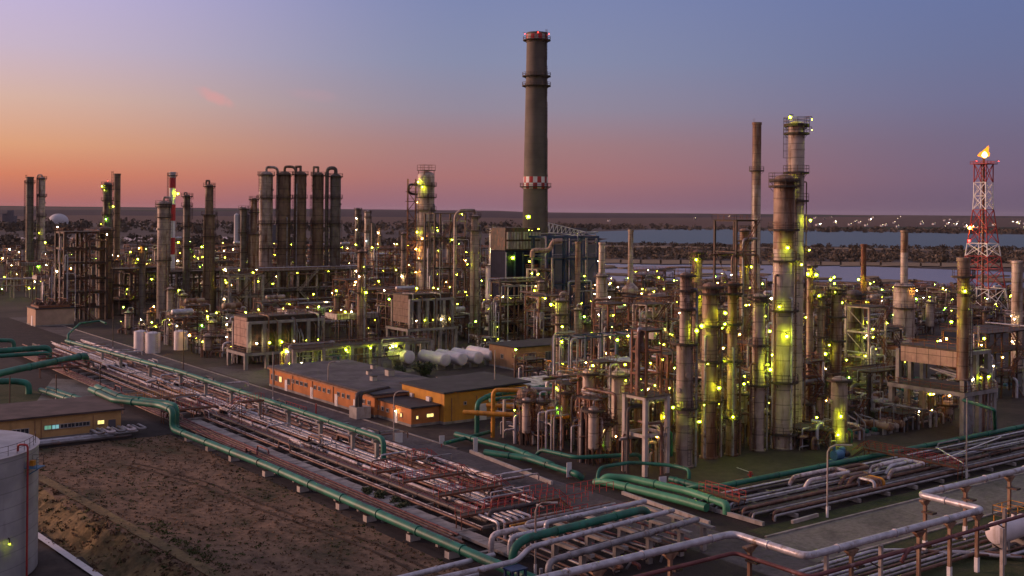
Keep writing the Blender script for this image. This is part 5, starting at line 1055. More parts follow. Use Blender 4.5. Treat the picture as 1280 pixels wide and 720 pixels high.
t = thing('fire_monitor', 'small rusty fire monitor on a stand right of the blue pump', 'monitor', (*P(1086,571),0)); MB().tube([(0,0,0),(0,0,1.1)], .14, 'red', 8).build('stand', t); q = MB(); q.tube([(0,0,1.1),(-.7,.2,2.3)], .09, 'steel_rust', 8); q.lathe([(.35,.2),(.4,.5),(.2,.6)], 'steel_rust', 10); q.build('nozzle', t)
def sign(label, px, py, w, h, z0):
    A, B = P(px, py); t = thing('sign_board', label, 'sign', (A,B,0)); MB().box((0,-.05,z0+h/2), (w,.08,h), 'sign_white', -.2).build('board', t); MB().tube([(0,.05,0),(0,.05,z0+h*.8)], .07, 'red', 6).build('post', t)
sign('white board sign by the road with a red post in front', 498, 562, 1.3, 1.6, 1.1); sign('tall white slab sign at the upper end of the white kerb', 594, 566, .75, 2.2, .2); sign('white slab sign at the corner by the green pipes', 711, 598, .8, 2.1, .2); sign('small cream board behind the white board sign', 552, 559, .9, 1.3, .6); sign('cream board between the pale green pipes', 828, 610, 1.2, 1.3, .3)
# --- elevated pipe on T posts in the foreground
pipe('big silver pipe zigzagging high across the foreground on T-head posts', [(40,75.8,6.6),(83.6,75.6,6.6),(83.6,66.6,6.6),(112.8,66.4,6.6),(112.8,74.2,6.6),(300,73.8,6.6)], .36, 'silver', 1., n=18, flange=9., seg=6)
pipe('dark red pipe slung below the big silver foreground pipe, left run', [(58,74.6,5.2),(82.6,74.4,5.2),(82.6,65.4,5.2),(104,65.2,5.2)], .2, 'pipe_red', .9, n=12); pipe('dark red pipe below the silver pipe, right run', [(96,65.,4.3),(97,65,5.3),(114.4,65.2,5.3),(118,65.2,5.3),(150,64.8,5.3)], .2, 'pipe_red', .9, n=12)
GP = 'T-head posts under the silver foreground pipe'
for k, (a, b) in enumerate(((66.,75.6),(75.,75.6),(82.9,72.8),(90,66.4),(101,66.4),(111.8,66.5),(112.8,73.4),(122,74.1),(131.5,74.),(143,74.),(157,74),(106.5,66.4))):
    t = thing('pipe_post', 'rusty steel post with a T-shaped head and white painted foot under the silver pipe', 'pipe support', (a, b, 0), GP); q = MB(); q.b2(-.2,.2,-.2,.2,0,1.6,'white_paint'); q.b2(-.17,.17,-.17,.17,1.6,5.6,'steel_post'); q.build('post', t); q = MB(); q.add([(-.25,-.2,5.6),(.25,-.2,5.6),(.25,.2,5.6),(-.25,.2,5.6),(-.75,-.25,6.05),(.75,-.25,6.05),(.75,.25,6.05),(-.75,.25,6.05)], [(3,2,1,0),(4,5,6,7),(0,1,5,4),(1,2,6,5),(2,3,7,6),(3,0,4,7)], 'steel_post'); q.b2(-.8,.8,-.28,.28,6.051,6.23,'steel_post'); q.build('head', t)
    q = MB(); q.b2(-.45,.45,-1.2,.2,4.75,4.95,'steel'); q.build('bracket', t)
for k, (a, b) in enumerate(((86.5,66.6),(93.5,65.6),(108.9,62.),(116.7,66.2),(124.,66.))):
    t = thing('lean_post', 'slim pale post standing between the T-head posts', 'post', (a,b,0), 'slim pale posts in the foreground'); MB().b2(-.17,.17,-.17,.17,0,6.2,'steel_pale').build('post', t); MB().tube([(0,0,4.),(-1.2,.3,4.7)], .07, 'steel', 5).build('brace', t)
# low pipes, small tank and stand at the lower right
for k in range(9): pipe(f'{["silver","grey","rusty"][k%3]} ground pipe, {ORD[k]} from the side road at the lower right', [(94+k*.5,76.6-k*.9,.5),(108+k*1.2,76.6-k*.9,.5),(112+k,74-k*1.2,.5),(150,73-k*1.25,.5)], .14 if k % 2 else .2, ['silver','pipe_grey','pipe_rust'][k % 3], .8, 'ground pipes at the lower right')
htank(*P(1262,688), 6, 1.25, 'white horizontal drum with a red spot at the right edge, lower right corner', axis='x', lift=1.2)
t = thing('ladder_stand', 'yellow railed access stand beside the white drum at lower right', 'stand', (*P(1262,668),0)); q = MB(); q.b2(-2,2,-1,1,2.4,2.5,'deck'); q.rail([(-2,-1,2.5),(2,-1,2.5),(2,1,2.5),(-2,1,2.5),(-2,-1,2.5)], 'yellow', r=.05); q.build('deck', t)
for a, b in ((-1.9,-.9),(1.9,-.9),(1.9,.9),(-1.9,.9)): MB().tube([(a,b,0),(a,b,2.4)], .07, 'yellow', 5).build('leg', t)
t = thing('pit_cover', 'flat red-brown slab lying in the grass at lower right', 'cover', (*P(1180,692),0)); MB().b2(-1.6,1.6,-1.,1.,0,.35,'pipe_rust').build('cover', t)
# ------------------------------------------------------------------ process structures
BLOCK = []       # footprints already taken: x, y, half x, half y
def free(x, y, hx, hy):
    for a, b, r in TOWERS:
        if abs(a-x) < hx+r+1 and abs(b-y) < hy+r+1: return False
    return all(abs(a-x) >= hx+p or abs(b-y) >= hy+q for a, b, p, q in BLOCK)
LMATS = ['lamp','lamp','lamp','lamp','lamp_green','lamp_white','lamp_warm']
def frame(label, a, b, na, nb, sa, sb, levels, m='steel', rm='steel_rust', decks='all', brace=.4, pipes=6, lamps=3, pm=('pipe_rust','pipe_grey','silver','pipe_dark'), name='steel_frame', cat='steel structure', post=.17, seed=None, group=None, short=None, lm=None, deckm='deck', rails=True, postm=None, stairs=True, z0=0., lampz=None, vert=.6):
    """a steel structure: na x nb bays of sa x sb metres, decks at the given heights, with its own pipework, railings, stairs and floodlights"""
    rn = random.Random(seed if seed is not None else label); t = thing(name, label, cat, (a, b, z0), group); BLOCK.append((a, b, na*sa/2+.5, nb*sb/2+.5))
    if short: landmark(a, b, short)
    LX, LY = na*sa, nb*sb; xs_ = [-LX/2+i*sa for i in range(na+1)]; ys_ = [-LY/2+j*sb for j in range(nb+1)]; top = levels[-1]
    Yc = V(a, b)[1]; rr = max(.04, Yc*.00014); lr = max(.19, Yc*.00052)
    q = MB(); q.b2(-post, post, -post, post, 0, top, postm or m); me = None
    for x in xs_:
        for y in ys_:
            if me is None: o = q.build('post', t); me = o.data
            else: o = bpy.data.objects.new('post', me); COL.objects.link(o); o.parent = t
            o.location = (x, y, 0)
    for li, z in enumerate(levels):
        q = MB(); h = .16 if post < .3 else post*.8
        for x in xs_: q.b2(x-h*.7, x+h*.7, ys_[0]-post*1.1, ys_[-1]+post*1.1, z-2*h, z-.01, m)
        for y in ys_: q.b2(xs_[0]-post*1.2, xs_[-1]+post*1.2, y-h*.6, y+h*.6, z-2*h+.03, z-.03, m)
        if decks == 'all' or li in decks: q.b2(xs_[0]-.5, xs_[-1]+.5, ys_[0]-.5, ys_[-1]+.5, z+.003, z+.07, deckm)
        q.build('floor', t)
        if rails and (decks == 'all' or li in decks):
            q = MB(); x0, x1, y0, y1 = xs_[0]-.45, xs_[-1]+.45, ys_[0]-.45, ys_[-1]+.45; q.rail([(x0,y0,z+.07),(x1,y0,z+.07),(x1,y1,z+.07),(x0,y1,z+.07),(x0,y0,z+.07)], rm, r=rr, gap=2.); q.build('railing', t)
    q = MB(); lv = [0]+list(levels)
    for i in range(len(lv)-1):
        for j in range(na):
            if rn.random() < brace: y = ys_[0]-.02; e = rn.random() < .5; MB().tube([(xs_[j+(0 if e else 1)], y, lv[i]), (xs_[j+(1 if e else 0)], y, lv[i+1]-.3)], rr*1.9, m, 4).build('brace', t)
        for j in range(nb):
            if rn.random() < brace: x = xs_[0]-.02; e = rn.random() < .5; MB().tube([(x, ys_[j+(0 if e else 1)], lv[i]), (x, ys_[j+(1 if e else 0)], lv[i+1]-.3)], rr*1.9, m, 4).build('brace', t)
    for k in range(pipes):
        r = rn.choice([.1,.14,.18,.24,.3]); mm = rn.choice(pm); q = MB(); z = rn.choice(levels); li = rn.random()
        if rn.random() < vert:
            x, y = (rn.uniform(-LX/2, LX/2), -LY/2-.35-r) if rn.random() < .6 else (-LX/2-.35-r, rn.uniform(-LY/2, LY/2)); zz = rn.uniform(.4, 1.)*top+rn.choice([0,0,1.6]); ln = rn.uniform(.2, .9)*LX*rn.choice([-1,1]); x2 = min(LX/2, max(-LX/2, x+ln))
            q.tube(bend([(x,y,0),(x,y,zz),(x2,y,zz)]+([(x2,y,max(.2,zz-rn.uniform(2,6)))] if rn.random() < .6 else [(x2,y+2.5,zz)]), r*3, 3), r, mm, 7)
        else:
            zz = z+rn.choice([-.7,-.9,.5,.8]); y = rn.uniform(-LY/2, LY/2); e = rn.uniform(.5, 3)
            if rn.random() < .6: q.tube(bend([(-LX/2-e, y, max(.2,zz-rn.choice([0,2,4]))), (-LX/2-e, y, zz), (LX/2+e, y, zz), (LX/2+e, y, max(.2,zz-rn.choice([0,2,3])))], r*3, 3), r, mm, 7)
            else: x = rn.uniform(-LX/2, LX/2); q.tube(bend([(x, -LY/2-e, max(.2,zz-rn.choice([0,2,4]))), (x, -LY/2-e, zz), (x, LY/2+e, zz)], r*3, 3), r, mm, 7)
        q.build('pipe', t)
    if stairs and len(levels) > 1:
        q = MB(); y = -LY/2-1.4
        for i in range(len(levels)-1 if z0 else len(levels)):
            zb, zt = lv[i], lv[i+1]; dx = min(LX*.8, (zt-zb)*1.0); s = 1 if i % 2 else -1; x0, x1 = -s*dx/2, s*dx/2
            for yy in (y-.4, y+.4): q.tube([(x0,yy,zb),(x1,yy,zt)], rr*2.2, rm, 4); q.tube([(x0,yy,zb+1),(x1,yy,zt+1)], rr, rm, 4)
            n = int((zt-zb)/.35)
            for k in range(n): q.box((x0+(x1-x0)*(k+.5)/n, y, zb+(zt-zb)*(k+.5)/n), (.3, .8, .05), 'deck')
            q.b2(x1-.8, x1+.8, y-.5, y+1., zt-.03, zt+.05, 'deck')
        q.build('stairs', t)
    for k in range(lamps):
        z = (lampz or rn.choice(levels))+rn.uniform(1.5, 2.4); s = rn.random(); x, y = (rn.uniform(-LX/2, LX/2), -LY/2-.6) if s < .55 else (-LX/2-.6, rn.uniform(-LY/2, LY/2))
        if rn.random() < .25: z -= rn.uniform(2.5, 3.2)
        lamp_part(t, (x, y, z), rn.choice(lm or LMATS), lr*rn.uniform(.8, 1.1))
    return t
def drum(label, a, b, z, ln, r, axis='x', m='col_grey'):
    t = htank(a, b, ln, r, label, axis, m, z=z+r+.5, name='horizontal_drum', cat='vessel', lift=.5); return t
NEX = [0]
def exchangers(a, b, n, stack, label_of, rn):
    NEX[0] += n*stack
    for k in range(n):
        r = rn.uniform(.45, .65); ln = rn.uniform(4, 6)
        for s in range(stack):
            t = thing('heat_exchanger', label_of(k, s), 'heat exchanger', (a+k*2.1, b, .9+s*1.7)); q = MB(); m = rn.choice(['col_grey','silver','col_rust']); h = ln/2
            q.lathe([(r*.1,-h-.5),(r,-h-.4),(r,-h-.1),(r+.14,-h-.08),(r+.14,-h+.08),(r,-h+.1),(r,h),(r*.8,h+.2),(.01,h+.35)], m, 14, (0,0,r), axis='y'); q.build('shell', t)
            for y in (-h*.6, h*.6): MB().b2(-.4, .4, y-.15, y+.15, -.9 if s == 0 else -.7, .15, 'concrete' if s == 0 else 'steel').build('saddle', t)
            MB().tube(bend([(0,-h+.6,2*r-.1),(0,-h+.6,2*r+.9),(rn.choice([-1,1])*.9,-h+.6,2*r+.9)], .3, 3), .13, 'pipe_rust', 6).build('nozzle', t)
def vvessel(label, a, b, h, r, m, lamp=None, rn=random):
    t = thing('vertical_vessel', label, 'vessel', (a, b, 0)); TOWERS.append((a, b, r)); lg = min(2.4, h*.25)
    q = MB(); q.lathe([(.01, lg-r*.4)]+[(r*sin(pi*i/6), lg+r*.45-r*.5*cos(pi*i/6)*1.) for i in (1,2,3)]+[(r, h*.5), (r+.06, h*.5+.05), (r, h*.5+.1), (r, h-r*.5)]+[(max(.01, r*cos(pi*i/8)), h-r*.5+r*.5*sin(pi*i/8)) for i in (1,2,3,4)], m, 16); q.build('shell', t)
    for k in range(4): an = pi/4+k*pi/2; MB().tube([(r*.85*cos(an), r*.85*sin(an), 0), (r*.9*cos(an), r*.9*sin(an), lg+r*.7)], .12, 'steel', 5).build('leg', t)
    S = V(a,b)[1]/F; rr = max(.04, S*.19); q = MB(); ring_deck(q, r+.03, h-r*.6, .95, 'deck', rr=rr); q.build('platform', t)
    f = atan2(-b, -a); q = MB(); ladder(q, (r+.35)*cos(f+1), (r+.35)*sin(f+1), f+1, .3, h-r*.6, 'steel_rust', True, rr*.8); q.build('ladder', t)
    q = MB(); x = rn.choice([-1,1])*(r+.6); q.tube(bend([(0,0,h-.1),(0,0,h+.9),(x,0,h+.9),(x,0,.2)], .5, 3), rn.uniform(.1,.22), rn.choice(['pipe_rust','pipe_grey','silver']), 7); q.build('overhead_pipe', t)
    if lamp: an = f+rn.uniform(-.8,.8); lamp_part(t, ((r+1)*cos(an), (r+1)*sin(an), h-r*.6+1.8), lamp, max(.19, S*.7))
    return t
def fincooler(label, a, b, na, z, rn, lamps=2):
    t = thing('air_cooler', label, 'air cooler', (a, b, 0)); BLOCK.append((a, b, na*2.4, 4.2)); L_ = na*4.4
    for i in range(na+1):
        for y in (-3.2, 3.2): MB().b2(-L_/2+i*4.4-.15, -L_/2+i*4.4+.15, y-.15, y+.15, 0, z, 'steel').build('leg', t)
    q = MB(); q.b2(-L_/2, L_/2, -3.6, 3.6, z+.001, z+1.5, 'steel_pale'); 
    for i in range(na*4): q.b2(-L_/2+i*1.1, -L_/2+i*1.1+.12, -3.68, -3.605, z, z+1.45, 'steel')
    q.build('bundle_box', t)
    for i in range(na): q = MB(); q.lathe([(1.85, z+1.501), (1.85, z+2.2), (1.72, z+2.2), (1.7, z+1.9), (.01, z+1.9)], 'steel_rust', 18, (-L_/2+2.2+i*4.4, 0, 0)); q.build('fan_ring', t)
    q = MB(); q.b2(-L_/2, L_/2, -4.6, -3.7, z-.1, z, 'deck'); q.rail([(-L_/2,-4.55,z),(L_/2,-4.55,z)], 'steel_rust', r=max(.04, V(a,b)[1]*.00014)); q.build('walkway', t)
    for i in range(lamps): lamp_part(t, (rn.uniform(-L_/2, L_/2), -4.7, z+rn.choice([-.8, 2.2])), rn.choice(LMATS), max(.19, V(a,b)[1]*.0005))
def piperack(label, a, b, ln, axis, wd, levels, rn, npipe=7, lamps=3, m='steel'):
    t = thing('pipe_rack', label, 'pipe rack', (a, b, 0), rz=0 if axis == 'x' else pi/2); BLOCK.append((a, b, ln/2 if axis == 'x' else wd/2+.4, wd/2+.4 if axis == 'x' else ln/2))
    n = max(1, round(ln/6.5)); rr = max(.04, V(a,b)[1]*.00014)
    for i in range(n+1):
        x = -ln/2+ln*i/n
        for y in (-wd/2, wd/2): MB().b2(x-.16, x+.16, y-.16, y+.16, 0, levels[-1], m).build('post', t)
        q = MB()
        for z in levels: q.b2(x-.13, x+.13, -wd/2-.5, wd/2+.5, z-.32, z-.01, m)
        q.build('crossbeam', t)
    for z in levels:
        for k in range(npipe):
            r = rn.choice([.08,.12,.16,.22,.28]); y = -wd/2+.3+(wd-.6)*k/max(1,npipe-1)+rn.uniform(-.1,.1); e0, e1 = rn.uniform(0, 2.5), rn.uniform(0, 2.5); q = MB(); pts = [(-ln/2-e0,y,z+r),(ln/2+e1,y,z+r)]
            if rn.random() < .4: pts = [(-ln/2-e0,y,z+r-rn.uniform(2,4))]+pts
            q.tube(bend(pts, r*3, 3), r, rn.choice(['pipe_grey','silver','pipe_rust','pipe_white','pipe_dark','pipe_grey']), 8); q.build('pipe', t)
    for i in range(lamps):
        s = -1
        lamp_part(t, (rn.uniform(-ln/2, ln/2), s*(wd/2+.5), rn.choice(levels)+rn.choice([-.9, 1.9])), rn.choice(LMATS), max(.19, V(a,b)[1]*.0005))
def furnace(label, a, b, la, lb, zt, z0, h, short, m='brick_pale', legs=True, frames=5, lamps=4, lm='lamp'):
    """fired heater: box with brick end wall on a concrete table, concrete frames along its long side"""
    t = thing('furnace', label, 'furnace', (a, b, 0)); landmark(a, b, short); BLOCK.append((a, b, la/2+2, lb/2+2))
    lr = max(.2, V(a,b)[1]*.00055)
    q = MB(); q.b2(-la/2-1.5, la/2+1.5, -lb/2-2, lb/2+2, zt-.7, zt, 'concrete'); q.b2(-la/2-1.45, la/2+1.45, -lb/2-1.95, lb/2+1.95, zt+.004, zt+.03, 'deck'); q.build('table_slab', t)
    n = max(2, round((la+3)/6))
    for i in range(n+1):
        for y in (-lb/2-1.4, lb/2+1.4): x = -la/2-1+(la+2)*i/n; MB().b2(x-.4, x+.4, y-.4, y+.4, 0, zt-.701, 'concrete').build('leg', t)
    q = MB(); q.b2(-la/2, la/2, -lb/2, lb/2, zt+z0, zt+z0+h, 'steel'); q.b2(-la/2-.25, la/2+.25, -lb/2-.25, lb/2+.25, zt+z0+h+.003, zt+z0+h+.35, 'deck'); q.build('firebox', t); MB().b2(-la/2-.3, -la/2-.003, -lb/2-.02, lb/2+.02, zt+z0, zt+z0+h-.01, m).build('end_wall', t)
    for i in range(frames+1):
        x = -la/2+la*i/frames; MB().b2(x-.45, x+.45, -lb/2-1.2, -lb/2-.4, zt+.03, zt+z0+h*.8, 'concrete').build('buttress', t); MB().b2(x-.45, x+.45, lb/2+.3, lb/2+1, zt+.03, zt+z0+h*.8, 'concrete').build('buttress', t)
    q = MB(); q.b2(-la/2-.4, la/2+.4, -lb/2-1.3, -lb/2-.26, zt+z0+h*.8+.002, zt+z0+h*.8+.6, 'concrete'); q.build('edge_beam', t)
    q = MB(); z = zt+z0+h+.36; q.rail([(-la/2,-lb/2,z),(la/2,-lb/2,z),(la/2,lb/2,z),(-la/2,lb/2,z),(-la/2,-lb/2,z)], 'steel_rust', r=.06); q.build('railing', t); q = MB(); z = zt; q.rail([(-la/2-1.4,lb/2+1.9,z),(-la/2-1.4,-lb/2-1.9,z),(la/2+1.4,-lb/2-1.9,z)], 'steel_rust', r=.06); q.build('railing', t)
    rn = random.Random(label)
    for i in range(lamps):
        x = -la/2+la*(i+.5)/lamps
        lamp_part(t, (x, -lb/2-1.8, zt+2.2), lm if i % 3 else 'lamp_white', lr)
        if i % 2 == 0: lamp_part(t, (x+1, -lb/2-.3, zt+z0+h+2), lm, lr, post=1.6)
    for i in range(15): q = MB(); x = rn.uniform(-la/2, la/2); q.tube(bend([(x,-lb/2-1.6,0),(x,-lb/2-1.6,zt+h*rn.uniform(.3,1.3)),(x,0,zt+h*1.25)], .6, 3), rn.uniform(.12,.25), rn.choice(['pipe_rust','pipe_grey']), 7); q.build('pipe', t)
    return t
rg = random.Random(77)
# --- big left steel frame and the long dark structure right of it
A, B = P(95,401); frame('tall bare rusty steel frame of six open storeys at the left', A+3, B+5, 2, 2, 7., 5.5, [5,10,15,20,25,30.5], 'steel', decks=(1,3,5), pipes=16, lamps=4, short='tall open steel frame', post=.42, brace=.3, stairs=True)
A, B = P(165,396); frame('dark steel structure between the tall open frame and the long deck', A+2, B+9, 2, 2, 8, 6, [6,11,17], 'steel', decks=(0,2), pipes=12, lamps=4, short='dark steel structure', post=.3)
A, B = P(235,392); frame('long black two-storey steel deck under the slim left columns', A+5, B+8, 6, 2, 8.5, 6, [8,15.5], 'pipe_dark', rm='steel_rust', pipes=16, lamps=5, short='long dark steel deck', post=.35, brace=.15)
A, B = P(375,388); frame('elevated deck carrying the five tall columns', A, B+2, 7, 2, 8., 8, [8,15.8], 'steel', rm='steel_pale', postm='steel_pale', pipes=22, lamps=10, short='elevated column deck', post=.35, brace=.2, lm=['lamp','lamp_white','lamp'], lampz=13)
A, B = P(309,402); frame('pale portal frame with white lamps in front of the elevated column deck', A, B+4, 2, 1, 6, 6, [9,16], 'steel_pale', pipes=8, lamps=6, short='pale portal frame', post=.45, lm=['lamp_white','lamp'])
A, B = P(585,412); frame('open pipe frame with a canopy grid beside the grey pipe-framed column', A-4, B+8, 2, 1, 6, 6, [10,20,30,38], 'steel', decks=(0,1,2), pipes=12, lamps=4, post=.25)
# furnaces
A, B = P(307,462); furnace('furnace with pale brick end wall and concrete buttresses in the left yard', A+10.5, B+4.5, 19.5, 7.5, 4., 1.2, 7., 'left brick furnace', lamps=6)
A, B = P(510,440); furnace('furnace with pale brick end and slanted supports on the long lit deck', A+7.5, B+5, 13.5, 8, 6.3, 1.4, 7.5, 'middle brick furnace', lamps=5)
A, B = P(1205,546); furnace('fired heater box on a concrete table at the right, with stack on top', A+5., B+7.5, 7.6, 11.5, 7.6, 4.1, 2.7, 'right heater box', frames=2, lamps=3)
# long lit walkway deck (yellow-green light)
A, B = P(430,462); frame('long lit walkway deck with railings in front of the middle brick furnace', A+4, B-1, 5, 1, 7.5, 4.5, [6.2], 'concrete', pipes=14, lamps=15, short='long lit walkway deck', post=.4, brace=0, stairs=False, lm=['lamp','lamp','lamp_white'], lampz=3.4)
A, B = P(745,520); frame('concrete table deck with lit drum and railings beside the free-standing front column', A+8, B+5, 2, 1, 9, 8, [7.2], 'concrete_pale', rm='yellow', pipes=8, lamps=5, short='lit concrete table', post=.55, brace=0, stairs=True, lm=['lamp_white','lamp','lamp'], lampz=7.2)
drum('shiny horizontal vessel lying on the lit concrete table', A+7, B+4, 7.3, 9, 1.1, 'x', 'silver')
t = None
A, B = P(760,512); frame('slender blue post frame with orange beams arching over the lit concrete table', A+6, B+9, 5, 1, 4.2, 5, [13.5], 'steel_blue', rm='trim', decks=(), pipes=6, lamps=4, short='blue post frame', post=.2, brace=0, pm=('yellow','silver','pipe_grey'))
A, B = P(812,597); frame('pale concrete tower frame of three tiers at the unit corner', A+2, B+3, 1, 1, 4.4, 4.4, [6,11.5], 'concrete_pale', rm='steel_rust', decks=(1,), pipes=5, lamps=1, short='pale concrete tower frame', post=.3, brace=0, stairs=False)
frame('rusty lattice tower standing on the pale concrete tower frame', A+2, B+3, 1, 1, 3., 3., [3.2,6.4,9.5], 'steel_rust', decks=(2,), pipes=3, lamps=1, post=.14, brace=1, stairs=False, z0=11.58)
A, B = P(1108,510); frame('tall narrow pale lattice tower left of the right heater box', A, B+5, 1, 1, 5.5, 5.5, [5,10,15,20], 'steel_pale', decks=(3,), pipes=3, lamps=3, short='pale lattice tower', post=.2, brace=1)
A, B = P(930,480); frame('open lattice frame around the slender column beside the tall thin stack', A, B+3, 1, 1, 6.5, 6.5, [10,20,30,37], 'steel', decks=(1,3), pipes=3, lamps=3, post=.22, brace=.7)
# boiler with blue frame
A, B = P(705,418); frame('navy blue steel boiler frame right of the tall concrete chimney', A+4, B+8, 3, 2, 7, 7, [8,16,24,31], 'steel_blue', rm='steel_blue', decks=(1,2), pipes=14, lamps=7, short='blue boiler frame', post=.4, brace=.3, pm=('silver','pipe_grey','steel_blue'))
t = thing('duct', 'yellowish bent flue duct in front of the blue boiler frame', 'duct', (*P(677,425),0)); X, Y = V(*P(677,425)); q = MB(); z1, z2 = zpix(670,313,Y), zpix(685,301,Y); q.tube(bend([-RIGHT*3+Vector((0,0,z1-2)), -RIGHT*3+Vector((0,0,z1)), RIGHT*2.2+Vector((0,0,z1)), RIGHT*3.2+Vector((0,0,z2)), RIGHT*6+Vector((0,0,z2))], 1.3, 5), .75, 'brick_pale', 14); q.build('duct', t)
for s in (-3, 3): MB().tube([tuple(RIGHT*s), tuple(RIGHT*s+Vector((0,0,z1-2.2)))], .3, 'steel_pale', 6).build('leg', t)
A2, B2 = P(648,428); frame('rusty pipe-covered frame before the navy louvre block', A2, B2+1, 3, 1, 5, 4.5, [6,12,18], 'steel', decks=(0,1,2), pipes=22, lamps=6, post=.22)
frame('white framed stair block below the yellowish bent duct', A-9, B+1, 1, 1, 6, 5, [7,14,21], 'steel_pale', pipes=6, lamps=3, post=.3)
BLOCK.append((*P(669,402), 9, 9)); BLOCK.append((117,175,16,17)); BLOCK.append((113,204,13,27)); BLOCK.append((174,222,13,8)); BLOCK.append((*P(560,463),26,9)); BLOCK.append((117,388,28,12)); BLOCK.append((*P(668,514),8,7))
# yellow, green and grey lines at the corner of the front unit
GY = 'manifold lines at the front corner of the unit'
def pp(label, pts, r, m, g=GY, rad=None, n=12): return pipe(label, [(*P(x, y, z), z) for x, y, z in pts], r, m, rad or r*2.6, g, n)
c0 = P(616,548)
def rel(label, pts, r, m, g=GY): return pipe(label, [(c0[0]+x, c0[1]+y, z) for x, y, z in pts], r, m, r*2.6, g, 12, 5.)
rel('yellow portal-shaped pipe standing tallest at the unit corner', [(0,0,.2),(0,0,8.2),(4,-3.5,8.2),(4,-3.5,6.6)], .36, 'yellow')
rel('thick yellow pipe, lower of the two running along the unit corner', [(-3.5,3.8,4.2),(7,-9,4.2),(9,-9.,4.2)], .4, 'yellow')
rel('thick yellow pipe, upper of the two running along the unit corner', [(1.5,4,4.9),(9,-5,4.9),(10,-6,4.9),(10,-6,6.4),(11.5,-6,6.4)], .36, 'yellow')
rel('green pipe crossing high behind the yellow portal pipe', [(-.5,4,.3),(-.5,4,5.6),(3,5,6.4),(24,8,6.4)], .42, 'green'); rel('second green pipe crossing below the high green one', [(5,8,4.9),(24,8,4.9)], .36, 'green')
rel('thick white elbow pipe coming down at the unit corner', [(8,2,7.4),(19,-7.,7.4),(19,-7.,.2)], .38, 'pipe_grey'); rel('large silver gooseneck at the unit corner', [(14,3,6.6),(14,3,8.2),(22,-3,8.2),(22,-3,.2)], .36, 'silver')
rn = random.Random(15)
for k in range(22):
    x = 3+k*.95; y = -3-k*.72+rn.uniform(-1,5); h = rn.uniform(2.2, 6.5); m = rn.choice(['pipe_grey','silver','pipe_white','pipe_rust','pipe_grey','silver']); r = rn.choice([.12,.16,.22,.28])
    rel(f'{CN[m]} upright bent pipe, {ORD[k]} from the yellow portal pipe along the unit corner', [(x,y,.1),(x,y,h),(x+rn.uniform(1.5,7),y-rn.uniform(0,3),h)]+([(x+rn.uniform(5,8),y-2,h),(x+8,y-2,.3)] if rn.random() < .4 else []), r, m)
for k in range(9):
    m = ['pipe_grey','silver','pipe_rust'][k % 3]; z = 1.2+k*.55
    rel(f'level {CN[m]} pipe, {ORD[k]} from the ground in the rack at the unit corner', [(4,1.2+k*.3,z),(19+rn.uniform(-3,3),-9+k*.3,z)], rn.choice([.12,.18,.24]), m)
for k in range(6): q = MB(); q.b2(-.22,.22,-.22,.22,0,6.4,'concrete_pale'); q.b2(-.25,.25,-2.2,2.2,4.0,4.3,'steel_pale'); ob = q.build('pipe_support'); ob.location = (c0[0]+2+k*3.6, c0[1]-.5-k*2.2, 0); tag(ob, 'pale concrete post with a cross arm among the manifold lines at the unit corner', 'pipe support', 'posts among the manifold lines')
big('green pipe along the upper white kerb, nearest the road', [(*P(570,543,1),1.),(*P(640,561,1.1),1.1),(*P(690,581,1.1),1.1),(*P(692,583,.3),.3)], .48, rad=1.1, short='green kerb pipes'); big('green pipe along the upper white kerb, second from the road', [(*P(606,565,1),1.),(*P(660,573,1),1.),(*P(722,593,.8),.8),(*P(728,598,.2),.2)], .46, rad=1.)
big('thin green pipe at the small cream board by the road', [(*P(556,554,.9),.9),(*P(612,540,.9),.9)], .32); big('green pipe on white posts leading to the pale concrete tower', [(*P(668,572,.5),.5),(*P(676,562,1.8),1.8),(*P(720,572,1.8),1.8),(*P(800,568,2.),2.),(*P(803,580,.4),.4)], .3, rad=1.2)
big('green pipe hanging under the right heater table with two down legs', [(*P(1204,500,6.4),6.4),(*P(1243,512,6.),6.),(*P(1244,541,.3),.3)], .28, rad=.9)
